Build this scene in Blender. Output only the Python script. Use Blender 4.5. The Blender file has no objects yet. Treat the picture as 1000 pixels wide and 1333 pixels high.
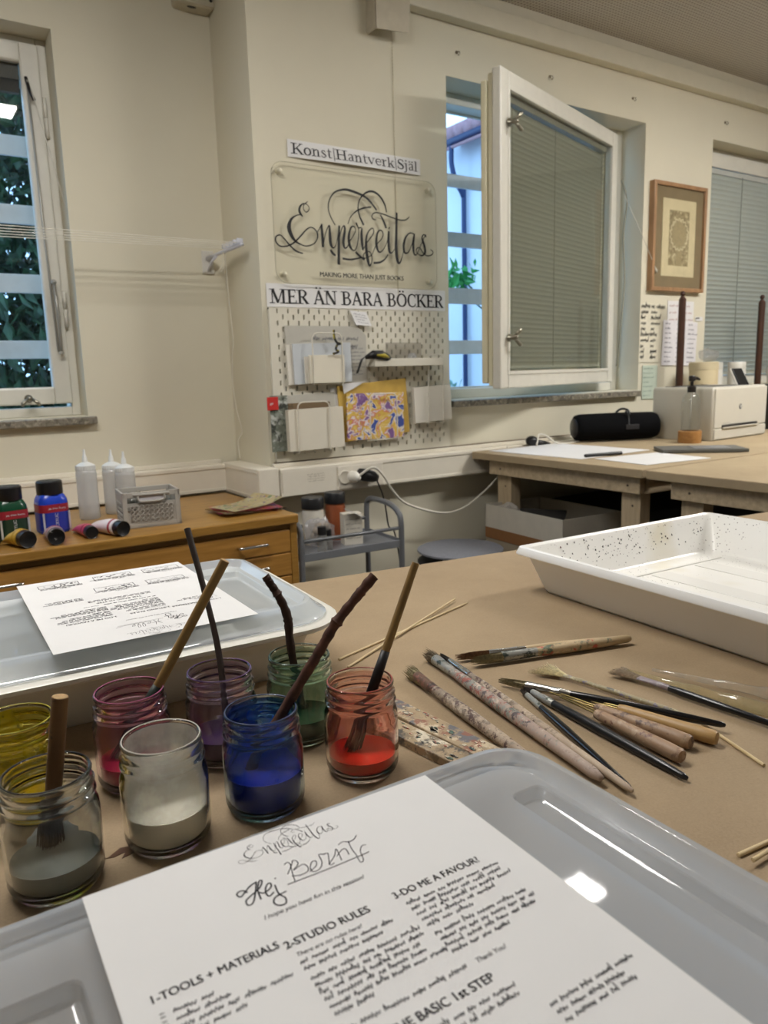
import bpy, bmesh, math, random
from mathutils import Vector, Matrix, Euler
from math import sin, cos, pi, radians
R = random.Random(7)
scene = bpy.context.scene
COL = scene.collection

# ---------------------------------------------------------------- camera
CAMZ = 1.145
cam_data = bpy.data.cameras.new('camera')
cam = bpy.data.objects.new('camera', cam_data)
COL.objects.link(cam)
rt = Vector((0.83470706, -0.54996104, -0.02840738))
up = Vector((0.12201127, 0.13438803, 0.98338858))
fw = Vector((0.5370078, 0.82430741, -0.17927609))
rm = Matrix((rt, up, -fw)).transposed().to_4x4()
cam.matrix_world = Matrix.Translation((0, 0, CAMZ)) @ rm
cam_data.sensor_fit = 'AUTO'
cam_data.sensor_width = 36.0
cam_data.lens = 36.0 * 985.0 / 1333.0
cam_data.clip_start = 0.02
cam_data.dof.use_dof = True
cam_data.dof.focus_distance = 0.78
cam_data.dof.aperture_fstop = 12.0
scene.camera = cam
scene.cycles.transparent_max_bounces = 40
scene.cycles.max_bounces = 14
scene.cycles.diffuse_bounces = 6

# ---------------------------------------------------------------- colour management
scene.view_settings.view_transform = 'Standard'
scene.view_settings.look = 'None'
scene.view_settings.gamma = 1.0
scene.view_settings.use_curve_mapping = False
scene.view_settings.exposure = 0.16

# ---------------------------------------------------------------- sky outside
world = bpy.data.worlds.new('sky')
scene.world = world
world.use_nodes = True
wn = world.node_tree
bg = wn.nodes['Background']
bg.inputs['Color'].default_value = (0.36, 0.64, 1.0, 1)
bg.inputs['Strength'].default_value = 2.9

LAMP_STRENGTH = 35.0
LAMP_COLOR = (1.0, 0.975, 0.935)

# ---------------------------------------------------------------- material helpers
def lin(h):
    h = h.lstrip('#')
    out = []
    for i in (0, 2, 4):
        v = int(h[i:i+2], 16) / 255.0
        out.append(v / 12.92 if v <= 0.04045 else ((v + 0.055) / 1.055) ** 2.4)
    return (out[0], out[1], out[2], 1.0)

def new_mat(name):
    m = bpy.data.materials.new(name)
    m.use_nodes = True
    nt = m.node_tree
    b = nt.nodes['Principled BSDF']
    return m, nt, b

def N(nt, typ, **kw):
    n = nt.nodes.new(typ)
    for k, v in kw.items():
        setattr(n, k, v)
    return n

def coords(nt, scale=(1, 1, 1), kind='Object'):
    tc = N(nt, 'ShaderNodeTexCoord')
    mp = N(nt, 'ShaderNodeMapping')
    mp.inputs['Scale'].default_value = scale
    nt.links.new(tc.outputs[kind], mp.inputs['Vector'])
    return mp.outputs['Vector']

def noise(nt, vec, scale, detail=3, rough=0.5):
    n = N(nt, 'ShaderNodeTexNoise')
    n.inputs['Scale'].default_value = scale
    n.inputs['Detail'].default_value = detail
    n.inputs['Roughness'].default_value = rough
    nt.links.new(vec, n.inputs['Vector'])
    return n.outputs['Fac']

def ramp(nt, fac, stops, interp='LINEAR'):
    r = N(nt, 'ShaderNodeValToRGB')
    r.color_ramp.interpolation = interp
    el = r.color_ramp.elements
    while len(el) < len(stops):
        el.new(0.5)
    for e, (p, c) in zip(el, stops):
        e.position = p
        e.color = c
    nt.links.new(fac, r.inputs['Fac'])
    return r.outputs['Color']

def bump(nt, b, h, strength=0.2, dist=0.001):
    bp = N(nt, 'ShaderNodeBump')
    bp.inputs['Strength'].default_value = strength
    bp.inputs['Distance'].default_value = dist
    nt.links.new(h, bp.inputs['Height'])
    nt.links.new(bp.outputs['Normal'], b.inputs['Normal'])

def mat(name, col, rough=0.5, metal=0.0, vary=0.06, vscale=25.0, bmp=0.0, bscale=150.0, spec=0.5, coat=0.0, stretch=(1, 1, 1)):
    """plain surface with a little procedural variation of colour and relief"""
    m, nt, b = new_mat(name)
    c = lin(col) if isinstance(col, str) else col
    v = coords(nt, stretch)
    f = noise(nt, v, vscale, 4)
    lo = tuple(max(0, x * (1 - vary)) for x in c[:3]) + (1,)
    hi = tuple(min(1, x * (1 + vary)) for x in c[:3]) + (1,)
    nt.links.new(ramp(nt, f, [(0.3, lo), (0.7, hi)]), b.inputs['Base Color'])
    b.inputs['Roughness'].default_value = rough
    b.inputs['Metallic'].default_value = metal
    b.inputs['Specular IOR Level'].default_value = spec
    b.inputs['Coat Weight'].default_value = coat
    if bmp:
        bump(nt, b, noise(nt, v, bscale, 3), bmp)
    return m

def splat_mat(name, base, spots, scale=60.0, cover=0.5, rough=0.55, base2=None, stretch=(1, 1, 1), metal=0.0, fade=0.0):
    """surface with dried paint blotches of several colours"""
    m, nt, b = new_mat(name)
    v = coords(nt, stretch)
    nz = noise(nt, v, 30, 4)
    c0 = lin(base)
    c1 = lin(base2 or base)
    cur = ramp(nt, nz, [(0.35, c0), (0.65, c1)])
    if fade:      # dirt thins out along the local X axis (ferrule end to handle end)
        sx = N(nt, 'ShaderNodeSeparateXYZ'); nt.links.new(v, sx.inputs[0])
        fd = N(nt, 'ShaderNodeMath', operation='MULTIPLY'); fd.inputs[1].default_value = fade; nt.links.new(sx.outputs['X'], fd.inputs[0])
    for i, s in enumerate(spots):
        vv = N(nt, 'ShaderNodeVectorMath', operation='ADD')
        vv.inputs[1].default_value = (1.37 * i + 0.21, 2.1 * i, 0.7 * i)
        nt.links.new(v, vv.inputs[0])
        f = noise(nt, vv.outputs[0], scale * (0.8 + 0.3 * i), 8, 0.68)
        if fade:
            sb_ = N(nt, 'ShaderNodeMath', operation='SUBTRACT'); nt.links.new(f, sb_.inputs[0]); nt.links.new(fd.outputs[0], sb_.inputs[1]); f = sb_.outputs[0]
        st = ramp(nt, f, [(1 - cover - 0.03, (0, 0, 0, 1)), (1 - cover + 0.03, (0.92, 0.92, 0.92, 1))])
        mx = N(nt, 'ShaderNodeMix', data_type='RGBA')
        nt.links.new(st, mx.inputs['Factor'])
        nt.links.new(cur, mx.inputs['A'])
        mx.inputs['B'].default_value = lin(s)
        cur = mx.outputs['Result']
    nt.links.new(cur, b.inputs['Base Color'])
    b.inputs['Roughness'].default_value = rough
    b.inputs['Metallic'].default_value = metal
    bump(nt, b, nz, 0.25)
    return m

def wood_mat(name, a, c, scale=6.0, axis=0, rough=0.45, dist=2.0, coat=0.0):
    m, nt, b = new_mat(name)
    st = [14.0, 14.0, 14.0]
    st[axis] = 1.0
    v = coords(nt, tuple(st))
    f = noise(nt, v, scale, 6, 0.6)
    f2 = noise(nt, v, scale * 6, 3, 0.6)
    ad = N(nt, 'ShaderNodeMath', operation='MULTIPLY_ADD')
    nt.links.new(f2, ad.inputs[0]); ad.inputs[1].default_value = 0.35
    nt.links.new(f, ad.inputs[2])
    nt.links.new(ramp(nt, ad.outputs[0], [(0.4, lin(a)), (0.85, lin(c))]), b.inputs['Base Color'])
    b.inputs['Roughness'].default_value = rough
    b.inputs['Coat Weight'].default_value = coat
    bump(nt, b, f2, 0.12)
    return m

def emit_mat(name, col, strength):
    m, nt, b = new_mat(name)
    nt.nodes.remove(b)
    e = N(nt, 'ShaderNodeEmission')
    e.inputs['Color'].default_value = (*col, 1)
    e.inputs['Strength'].default_value = strength
    nt.links.new(e.outputs[0], nt.nodes['Material Output'].inputs['Surface'])
    return m

def thin_glass(name, tint=(0.97, 0.98, 0.97), gloss=1.0, body=0.0, body_col=(0.8, 0.8, 0.8), rough=0.02, ior=1.5, patch=None, patch_scale=20.0, patch_lo=0.45, patch_hi=0.6, edge=0.0):
    """clear or tinted glass / film: transparent shell + Fresnel gloss + optional scattering share, patchy if wanted"""
    m, nt, b = new_mat(name)
    nt.nodes.remove(b)
    tr = N(nt, 'ShaderNodeBsdfTransparent'); tr.inputs['Color'].default_value = (*tint, 1)
    if edge > 0:
        # longer way through the wall at grazing angles: more absorption
        lw = N(nt, 'ShaderNodeLayerWeight'); lw.inputs['Blend'].default_value = 0.5
        pw = N(nt, 'ShaderNodeMath', operation='POWER'); pw.inputs[1].default_value = 3.0
        nt.links.new(lw.outputs['Facing'], pw.inputs[0])
        dk = tuple(x*(1 - edge) for x in tint)
        nt.links.new(ramp(nt, pw.outputs[0], [(0.0, (*tint, 1)), (0.9, (*dk, 1))]), tr.inputs['Color'])
    cur = tr.outputs[0]
    if body > 0 or patch:
        df = N(nt, 'ShaderNodeBsdfDiffuse'); df.inputs['Color'].default_value = (*body_col, 1)
        tl = N(nt, 'ShaderNodeBsdfTranslucent'); tl.inputs['Color'].default_value = (*body_col, 1)
        ms = N(nt, 'ShaderNodeMixShader'); ms.inputs[0].default_value = 0.5
        nt.links.new(df.outputs[0], ms.inputs[1]); nt.links.new(tl.outputs[0], ms.inputs[2])
        mx = N(nt, 'ShaderNodeMixShader')
        mx.inputs[0].default_value = body
        if patch:
            f = noise(nt, coords(nt), patch_scale, 4, 0.6)
            lo, hi = patch
            nt.links.new(ramp(nt, f, [(patch_lo, (lo, lo, lo, 1)), (patch_hi, (hi, hi, hi, 1))]), mx.inputs[0])
        nt.links.new(cur, mx.inputs[1]); nt.links.new(ms.outputs[0], mx.inputs[2])
        cur = mx.outputs[0]
    # same reflectance from both sides of the thin wall
    fr = N(nt, 'ShaderNodeFresnel')
    ge = N(nt, 'ShaderNodeNewGeometry')
    io = N(nt, 'ShaderNodeMath', operation='MULTIPLY_ADD'); io.inputs[1].default_value = 1.0/ior - ior; io.inputs[2].default_value = ior
    nt.links.new(ge.outputs['Backfacing'], io.inputs[0]); nt.links.new(io.outputs[0], fr.inputs['IOR'])
    gl = N(nt, 'ShaderNodeBsdfGlossy'); gl.inputs['Roughness'].default_value = rough
    ml = N(nt, 'ShaderNodeMath', operation='MULTIPLY'); ml.inputs[1].default_value = gloss
    nt.links.new(fr.outputs[0], ml.inputs[0])
    mg = N(nt, 'ShaderNodeMixShader')
    nt.links.new(ml.outputs[0], mg.inputs[0])
    nt.links.new(cur, mg.inputs[1]); nt.links.new(gl.outputs[0], mg.inputs[2])
    nt.links.new(mg.outputs[0], nt.nodes['Material Output'].inputs['Surface'])
    return m

# ---------------------------------------------------------------- object helpers
def obj(name, bm, m, parent=None, smooth=False, loc=None, autosmooth=None, kind=None):
    me = bpy.data.meshes.new(name)
    bmesh.ops.recalc_face_normals(bm, faces=bm.faces)
    bm.to_mesh(me); bm.free()
    if isinstance(m, (list, tuple)):
        for x in m:
            me.materials.append(x)
    else:
        me.materials.append(m)
    if smooth:
        for p in me.polygons:
            p.use_smooth = True
        if autosmooth:
            me.set_sharp_from_angle(angle=radians(autosmooth))
    o = bpy.data.objects.new(name, me)
    COL.objects.link(o)
    if parent:
        o.parent = parent
    if loc:
        o.location = loc
    if kind:
        o['kind'] = kind
    return o

def tag(o, label, cat, group=None, kind=None):
    o['label'] = label; o['category'] = cat
    if group: o['group'] = group
    if kind: o['kind'] = kind
    return o

def thing(name, label, cat, loc=(0, 0, 0), rz=0.0, group=None, kind=None):
    o = bpy.data.objects.new(name, None)
    o.empty_display_size = 0.05
    COL.objects.link(o)
    o.location = loc
    o.rotation_euler = (0, 0, rz)
    return tag(o, label, cat, group, kind)

def struct(name, loc=(0, 0, 0), label=None):
    o = bpy.data.objects.new(name, None)
    COL.objects.link(o); o.location = loc
    o['kind'] = 'structure'
    if label: o['label'] = label
    return o

def dup(root, name_loc=None, rz=None, label=None):
    r = root.copy(); COL.objects.link(r)
    if name_loc: r.location = name_loc
    if rz is not None: r.rotation_euler = (0, 0, rz)
    if label: r['label'] = label
    for ch in list(root.children):
        c = ch.copy(); COL.objects.link(c); c.parent = r
        for g in list(ch.children):
            d = g.copy(); COL.objects.link(d); d.parent = c
    return r

BM = bmesh.new
def box(bm, x0, x1, y0, y1, z0, z1, bev=0.0, mtx=None, mi=0):
    vs = [bm.verts.new((x, y, z)) for z in (z0, z1) for y in (y0, y1) for x in (x0, x1)]
    fs = [(0, 2, 3, 1), (4, 5, 7, 6), (0, 1, 5, 4), (2, 6, 7, 3), (0, 4, 6, 2), (1, 3, 7, 5)]
    faces = [bm.faces.new([vs[i] for i in f]) for f in fs]
    for f in faces: f.material_index = mi
    if bev > 0:
        es = list({e for f in faces for e in f.edges})
        r = bmesh.ops.bevel(bm, geom=es, offset=bev, segments=2, affect='EDGES', profile=0.5)
        vs = list({v for f in r['faces'] for v in f.verts} | {v for f in faces if f.is_valid for v in f.verts})
    if mtx is not None:
        bmesh.ops.transform(bm, matrix=mtx, verts=[v for v in vs if v.is_valid])
    return bm

def catmull(pts, n=8):
    pts = [tuple(p) for p in pts]
    if len(pts) < 3: 
        return pts
    P = [pts[0]] + pts + [pts[-1]]
    out = []
    for i in range(1, len(P) - 2):
        p0, p1, p2, p3 = P[i-1], P[i], P[i+1], P[i+2]
        for k in range(n):
            t = k / n
            out.append(tuple(0.5 * ((2*b) + (-a + c) * t + (2*a - 5*b + 4*c - d) * t*t + (-a + 3*b - 3*c + d) * t**3) for a, b, c, d in zip(p0, p1, p2, p3)))
    out.append(pts[-1])
    return out

def tube(bm, pts, rad, seg=10, caps=True, closed=False):
    """swept tube; rad a number or a list"""
    pts = [Vector(p) for p in pts]
    n = len(pts)
    rads = [rad] * n if not isinstance(rad, (list, tuple)) else list(rad)
    rings = []
    nrm = None
    for i, p in enumerate(pts):
        if closed:
            t = pts[(i + 1) % n] - pts[i - 1]
        else:
            t = pts[min(i + 1, n - 1)] - pts[max(i - 1, 0)]
        if t.length < 1e-9: t = Vector((0, 0, 1))
        t.normalize()
        if nrm is None:
            a = Vector((0, 0, 1)) if abs(t.z) < 0.9 else Vector((1, 0, 0))
            nrm = t.cross(a).normalized()
        else:
            nrm = (nrm - t * nrm.dot(t))
            if nrm.length < 1e-6: nrm = t.orthogonal()
            nrm.normalize()
        bn = t.cross(nrm)
        rings.append([bm.verts.new(p + (nrm * cos(2*pi*k/seg) + bn * sin(2*pi*k/seg)) * rads[i]) for k in range(seg)])
    for i in range(n if closed else n - 1):
        a, b = rings[i], rings[(i + 1) % n]
        for k in range(seg):
            bm.faces.new((a[k], a[(k+1) % seg], b[(k+1) % seg], b[k]))
    if caps and not closed:
        bm.faces.new(rings[0][::-1]); bm.faces.new(rings[-1])
    return bm

def lathe(bm, prof, seg=32, c=(0, 0, 0), mtx=None, cap0=False, cap1=False):
    """prof: list of (r, z) about the Z axis"""
    rings = []
    for r, z in prof:
        if r < 1e-6:
            rings.append([bm.verts.new((c[0], c[1], c[2] + z))])
        else:
            rings.append([bm.verts.new((c[0] + r*cos(2*pi*k/seg), c[1] + r*sin(2*pi*k/seg), c[2] + z)) for k in range(seg)])
    for a, b in zip(rings, rings[1:]):
        if len(a) == 1 and len(b) == 1: continue
        for k in range(seg):
            k2 = (k + 1) % seg
            if len(a) == 1: bm.faces.new((a[0], b[k2], b[k]))
            elif len(b) == 1: bm.faces.new((a[k], a[k2], b[0]))
            else: bm.faces.new((a[k], a[k2], b[k2], b[k]))
    if cap0 and len(rings[0]) > 1: bm.faces.new(rings[0][::-1])
    if cap1 and len(rings[-1]) > 1: bm.faces.new(rings[-1])
    if mtx is not None:
        bmesh.ops.transform(bm, matrix=mtx, verts=[v for r in rings for v in r])
    return bm

def rrect(w, d, r, n=6, cx=0, cy=0):
    r = max(1e-4, min(r, w/2 - 1e-4, d/2 - 1e-4))
    out = []
    for (sx, sy, a0) in ((1, 1, 0), (-1, 1, pi/2), (-1, -1, pi), (1, -1, 1.5*pi)):
        for k in range(n + 1):
            a = a0 + (pi/2) * k / n
            out.append((cx + sx*(w/2 - r) + r*cos(a), cy + sy*(d/2 - r) + r*sin(a)))
    return out

def loft(bm, loops, cap0=False, cap1=False, mi=0):
    """loops: lists of equal length of 3-D points, closed"""
    rs = [[bm.verts.new(p) for p in L] for L in loops]
    for a, b in zip(rs, rs[1:]):
        n = len(a)
        for k in range(n):
            f = bm.faces.new((a[k], a[(k+1) % n], b[(k+1) % n], b[k])); f.material_index = mi
    if cap0: bm.faces.new(rs[0][::-1]).material_index = mi
    if cap1: bm.faces.new(rs[-1]).material_index = mi
    return rs

def lift(loop, z):
    return [(x, y, z) for x, y in loop]

def prism(bm, outline, z0, z1, mtx=None):
    a = [bm.verts.new((x, y, z0)) for x, y in outline]
    b = [bm.verts.new((x, y, z1)) for x, y in outline]
    n = len(a)
    for k in range(n):
        bm.faces.new((a[k], a[(k+1) % n], b[(k+1) % n], b[k]))
    bm.faces.new(a[::-1]); bm.faces.new(b)
    if mtx is not None:
        bmesh.ops.transform(bm, matrix=mtx, verts=a + b)
    return bm

def ribbon(bm, pts, widths, mtx, smooth=True, n=6):
    """flat pen stroke in the local XY plane; widths number or per-point list"""
    if not isinstance(widths, (list, tuple)): widths = [widths] * len(pts)
    P = [(p[0], p[1], w) for p, w in zip(pts, widths)]
    if smooth: P = catmull(P, n)
    vs = []
    for i, p in enumerate(P):
        a = P[max(i - 1, 0)]; b = P[min(i + 1, len(P) - 1)]
        dx, dy = b[0] - a[0], b[1] - a[1]
        l = math.hypot(dx, dy) or 1
        nx, ny = -dy / l * p[2] / 2, dx / l * p[2] / 2
        vs.append((bm.verts.new(mtx @ Vector((p[0] + nx, p[1] + ny, 0))), bm.verts.new(mtx @ Vector((p[0] - nx, p[1] - ny, 0)))))
    for (a, b), (c, d) in zip(vs, vs[1:]):
        bm.faces.new((a, b, d, c))

def text_into(bm, s, size, mtx, shear=0.0, align='LEFT', extrude=0.0, space=1.0, bold=0.0):
    cu = bpy.data.curves.new('lettering', 'FONT')
    cu.body = s; cu.size = size; cu.shear = shear; cu.align_x = align
    cu.extrude = extrude; cu.space_character = space; cu.resolution_u = 3; cu.offset = bold
    o = bpy.data.objects.new('lettering', cu)
    COL.objects.link(o)
    dg = bpy.context.evaluated_depsgraph_get()
    me = bpy.data.meshes.new_from_object(o.evaluated_get(dg))
    me.transform(mtx)
    bm.from_mesh(me)
    bpy.data.objects.remove(o); bpy.data.curves.remove(cu); bpy.data.meshes.remove(me)

def text_fit(bm, s, size, width, mtx, shear=0.0, bold=0.0):
    """lettering scaled sideways to an exact width"""
    tb_ = bmesh.new(); text_into(tb_, s, 1.0, Matrix.Identity(4), shear=shear, bold=bold)
    xs = [v.co.x for v in tb_.verts]; k = width / (max(xs) - min(xs))
    tb_.transform(mtx @ Matrix.Diagonal((k, size, 1, 1)))
    me = bpy.data.meshes.new('lettering'); tb_.to_mesh(me); tb_.free(); bm.from_mesh(me); bpy.data.meshes.remove(me)

def wall_mtx(x, y, z):
    """local XY drawing plane -> vertical plane facing -Y (x right, y up)"""
    return Matrix.Translation((x, y, z)) @ Matrix(((1, 0, 0, 0), (0, 0, -1, 0), (0, 1, 0, 0), (0, 0, 0, 1)))

def flat_mtx(x, y, z, rz=0.0):
    return Matrix.Translation((x, y, z)) @ Matrix.Rotation(rz, 4, 'Z')

def scribble(bm, x, y, length, h, mtx, rnd, w=None):
    """a line of illegible handwriting"""
    w = w or h * 0.16
    cx = x
    while cx < x + length:
        k = rnd.randint(3, 8)
        pts = []
        for i in range(k * 2):
            pts.append((cx, y + (rnd.uniform(0.5, 1.0) if i % 2 else rnd.uniform(-0.25, 0.1)) * h * (1.3 if rnd.random() < 0.12 else 0.75)))
            cx += h * rnd.uniform(0.16, 0.3)
        ribbon(bm, pts, w, mtx, True, 2)
        cx += h * 0.45
# ================================================================ MATERIALS
def plaster(name, c):
    m, nt, b = new_mat(name)
    v = coords(nt)
    f = noise(nt, v, 1.2, 5, 0.6)
    c0 = lin(c)
    nt.links.new(ramp(nt, f, [(0.3, tuple(x*0.95 for x in c0[:3]) + (1,)), (0.7, tuple(min(1, x*1.03) for x in c0[:3]) + (1,))]), b.inputs['Base Color'])
    b.inputs['Roughness'].default_value = 0.85
    b.inputs['Specular IOR Level'].default_value = 0.2
    bump(nt, b, noise(nt, v, 220, 3), 0.08)
    return m
M_wall = plaster('cream_plaster', '#D2CCB8')
M_wall_dim = plaster('low_bounce_plaster', '#8F8A7F')  # for the unseen walls, darkened to cut bounce light and raise contrast
M_white_paint = mat('white_window_paint', '#D6D3C8', 0.35, vary=0.03, bmp=0.05)
M_duct = mat('duct_paint', '#CBC5B2', 0.5, vary=0.02)
M_trunk = mat('white_plastic_trunking', '#DDD6C6', 0.4, vary=0.02)
M_stone = splat_mat('sill_stone', '#7D776B', ['#4E4A42', '#A39C8C', '#65604F'], 50, 0.45, 0.35)
M_steel = mat('steel', '#B9B7B2', 0.25, metal=1.0, vary=0.05)
M_brass_dark = mat('worn_latch_metal', '#8F8A7C', 0.3, metal=1.0)
M_alu = mat('window_bar_aluminium', '#DADCE0', 0.5, metal=0.0, vary=0.05)
M_glass = thin_glass('window_glass', (0.96, 0.98, 0.98))
M_blind = mat('blind_slat', '#A09E8C', 0.45, vary=0.02)
M_black = mat('black_plastic', '#141416', 0.4, vary=0.1)
M_blackcloth = mat('black_mesh_cloth', '#0A0A0C', 0.9, vary=0.2, vscale=400, spec=0.1)
M_ink = mat('black_ink', '#1B1B1D', 0.7)
M_inkgrey = mat('grey_printed_ink', '#2E2E33', 0.7)
M_paper = mat('white_paper', '#DAD9D8', 0.75, vary=0.012, spec=0.2)
M_card = mat('off_white_card', '#DAD5C9', 0.7, vary=0.02, spec=0.2)
M_oak = wood_mat('oak_cabinet', '#7E581F', '#A67C3A', 5.0, 0, 0.38, coat=0.15)
M_pine = wood_mat('raw_pine', '#9C8B70', '#BFAB8C', 4.0, 0, 0.6)
M_pinez = wood_mat('raw_pine_upright', '#9C8B70', '#BFAB8C', 4.0, 2, 0.6)
def kraft(name, a, b_):
    m, nt, b = new_mat(name)
    v = coords(nt)
    f = noise(nt, v, 4.0, 6, 0.7); f2 = noise(nt, v, 420, 3, 0.7)
    ad = N(nt, 'ShaderNodeMath', operation='MULTIPLY_ADD'); nt.links.new(f2, ad.inputs[0]); ad.inputs[1].default_value = 0.6; nt.links.new(f, ad.inputs[2])
    nt.links.new(ramp(nt, ad.outputs[0], [(0.45, lin(a)), (1.1, lin(b_))]), b.inputs['Base Color'])
    b.inputs['Roughness'].default_value = 0.7; b.inputs['Specular IOR Level'].default_value = 0.25
    bump(nt, b, f2, 0.08)
    return m
M_kraft = kraft('brown_kraft_paper', '#8A765C', '#A48F72')
M_kraft2 = kraft('brown_kraft_paper_side', '#96846A', '#AE9C7E')
M_white_plastic = mat('white_plastic', '#E4E2DC', 0.35, vary=0.01)
M_lid = thin_glass('milky_lid_plastic', (0.90, 0.93, 0.96), 1.0, 0.42, (0.80, 0.84, 0.89), 0.035, 1.45)
M_kraftbox = mat('brown_cardboard', '#8F6B40', 0.8)
M_felt = mat('grey_felt', '#7E8088', 0.95, vary=0.35, vscale=500, bmp=0.3, bscale=400)
M_trolley = mat('grey_trolley_metal', '#6E7073', 0.4, metal=0.2, vary=0.03)
M_chrome = mat('chrome_handle', '#D5D3CE', 0.18, metal=1.0)
M_darkwood = wood_mat('dark_walnut_rod', '#2A1810', '#4B2C1C', 8, 2, 0.4)
M_printer = mat('printer_white', '#C6C2B5', 0.45, vary=0.01)
M_printer_grey = mat('printer_grey', '#6B6A66', 0.5)

# ================================================================ ROOM
XL, XR, YB = -1.9, 4.9, -3.2
WY, RY = 2.40, 2.70           # face of the thick wall, face of the recessed wall
CEIL = 2.52
bm = BM(); box(bm, XL, XR, YB, 3.0, -0.06, 0.0)
obj('floor', bm, mat('grey_linoleum', '#6F6A62', 0.5, vary=0.1, vscale=6), kind='structure')
# perforated ceiling tiles
m, nt, b = new_mat('perforated_ceiling_tile')
v = coords(nt, (1/0.016, 1/0.016, 0.0))
vor = N(nt, 'ShaderNodeTexVoronoi'); vor.inputs['Scale'].default_value = 1.0; vor.inputs['Randomness'].default_value = 0.0
nt.links.new(v, vor.inputs['Vector'])
nt.links.new(ramp(nt, vor.outputs['Distance'], [(0.24, lin('#857F75')), (0.32, lin('#BFB9AF'))]), b.inputs['Base Color'])
b.inputs['Roughness'].default_value = 0.9
M_ceil = m
bm = BM(); box(bm, XL, XR, YB, 3.0, CEIL, CEIL + 0.06)
obj('ceiling', bm, M_ceil, kind='structure')
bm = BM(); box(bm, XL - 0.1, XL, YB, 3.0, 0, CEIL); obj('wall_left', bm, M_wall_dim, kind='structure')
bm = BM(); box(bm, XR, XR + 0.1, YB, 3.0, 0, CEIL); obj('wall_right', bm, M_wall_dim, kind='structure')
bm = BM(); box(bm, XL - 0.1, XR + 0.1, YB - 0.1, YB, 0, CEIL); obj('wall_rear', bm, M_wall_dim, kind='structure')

W1 = (-0.62, 0.578); W2 = (1.892, 3.035); W3 = (3.54, 4.74)
Z0, Z1 = 1.035, 2.225
def wall_with_holes(name, x0, x1, y0, y1, holes, extra=None):
    bm = BM()
    xs = [x0] + [h for hh in holes for h in hh] + [x1]
    for i in range(0, len(xs), 2):
        box(bm, xs[i], xs[i+1], y0, y1, 0, CEIL)
    for a, b_ in holes:
        box(bm, a, b_, y0, y1, 0, Z0); box(bm, a, b_, y0, y1, Z1, CEIL)
    bmesh.ops.remove_doubles(bm, verts=bm.verts, dist=1e-5)
    return obj(name, bm, M_wall, kind='structure')
wall_with_holes('wall_recess', XL, 1.10, RY, RY + 0.22, [W1])
wall_with_holes('wall_front', 1.10, XR, WY, WY + 0.24, [W2, W3])

bm = BM(); box(bm, 1.10, 1.40, WY + 0.24, RY + 0.22, 0, CEIL); obj('wall_column', bm, M_wall, kind='structure')
# duct along the ceiling above the thick wall, with its shadow gap
bm = BM()
box(bm, 1.68, XR, WY - 0.05, WY, 2.405, 2.475, 0.004)
box(bm, 1.68, XR, WY - 0.028, WY, 2.475, CEIL, 0)
obj('trim_1', bm, M_duct, kind='structure')
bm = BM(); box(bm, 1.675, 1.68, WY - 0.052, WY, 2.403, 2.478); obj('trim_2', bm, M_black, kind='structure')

# cable trunking (dado) with top lip and shadow line
bm = BM()
def trunk_run(bm, x0, x1, yf, yw):
    box(bm, x0, x1, yf, yw, 0.737, 0.836, 0.004)
    box(bm, x0, x1, yf - 0.003, yf + 0.01, 0.741, 0.752, 0.001)
    box(bm, x0, x1, yf - 0.003, yf + 0.01, 0.822, 0.834, 0.001)
    box(bm, x0, x1, yw - 0.02, yw, 0.836, 0.85, 0.002)
trunk_run(bm, XL, 1.03, RY - 0.065, RY)
obj('trim_3', bm, M_trunk, kind='structure')
bm = BM()
box(bm, 1.025, 1.10, 2.335, RY - 0.04, 0.733, 0.842, 0.004)
box(bm, 1.0235, 1.03, 2.35, RY - 0.066, 0.742, 0.749, 0); box(bm, 1.0235, 1.03, 2.35, RY - 0.066, 0.825, 0.832, 0)
obj('trim_4', bm, M_trunk, kind='structure')
bm = BM(); trunk_run(bm, 1.104, 3.9, 2.335, WY)
obj('trim_5', bm, M_trunk, kind='structure')
bm = BM(); box(bm, 1.112, XR, WY - 0.012, WY, 0.8495, 0.8535); obj('trim_6', bm, mat('brown_ledge_strip', '#6B5A44', 0.6), kind='structure')

# ---------------------------------------------------------------- window sills
def sill(name, x0, x1, y0, y1):
    bm = BM(); box(bm, x0, x1, y0, y1, Z0 - 0.028, Z0 - 0.002, 0.004)
    return obj(name, bm, M_stone, kind='structure')

# ---------------------------------------------------------------- windows
def frame_rect(bm, w, h, t, y0, y1, bev=0.003, x0=0.0, z0=0.0):
    box(bm, x0, x0 + t, y0, y1, z0, z0 + h, bev); box(bm, x0 + w - t, x0 + w, y0, y1, z0, z0 + h, bev)
    box(bm, x0 + t, x0 + w - t, y0, y1, z0, z0 + t, bev); box(bm, x0 + t, x0 + w - t, y0, y1, z0 + h - t, z0 + h, bev)

def wing_latch(parent, x, y, z, s=1.0, rot=0.0):
    bm = BM()
    M0 = Matrix.Translation((x, y, z)) @ Matrix.Rotation(rot, 4, 'Y') @ Matrix.Scale(s, 4)
    b2 = BM()
    lathe(b2, [(0.0, 0.03), (0.006, 0.028), (0.0075, 0.018), (0.006, 0.01), (0.011, 0.004), (0.011, 0.0)], 12, mtx=Matrix.Rotation(pi/2, 4, 'X'))
    for sx in (-1, 1):
        tube(b2, [(sx*0.004, -0.02, 0.0), (sx*0.012, -0.026, 0.006), (sx*0.02, -0.03, 0.014), (sx*0.023, -0.031, 0.02)], [0.003, 0.005, 0.006, 0.003], 8)
    bmesh.ops.transform(b2, matrix=M0, verts=b2.verts)
    return obj('latch', b2, M_brass_dark, parent, True)

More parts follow.
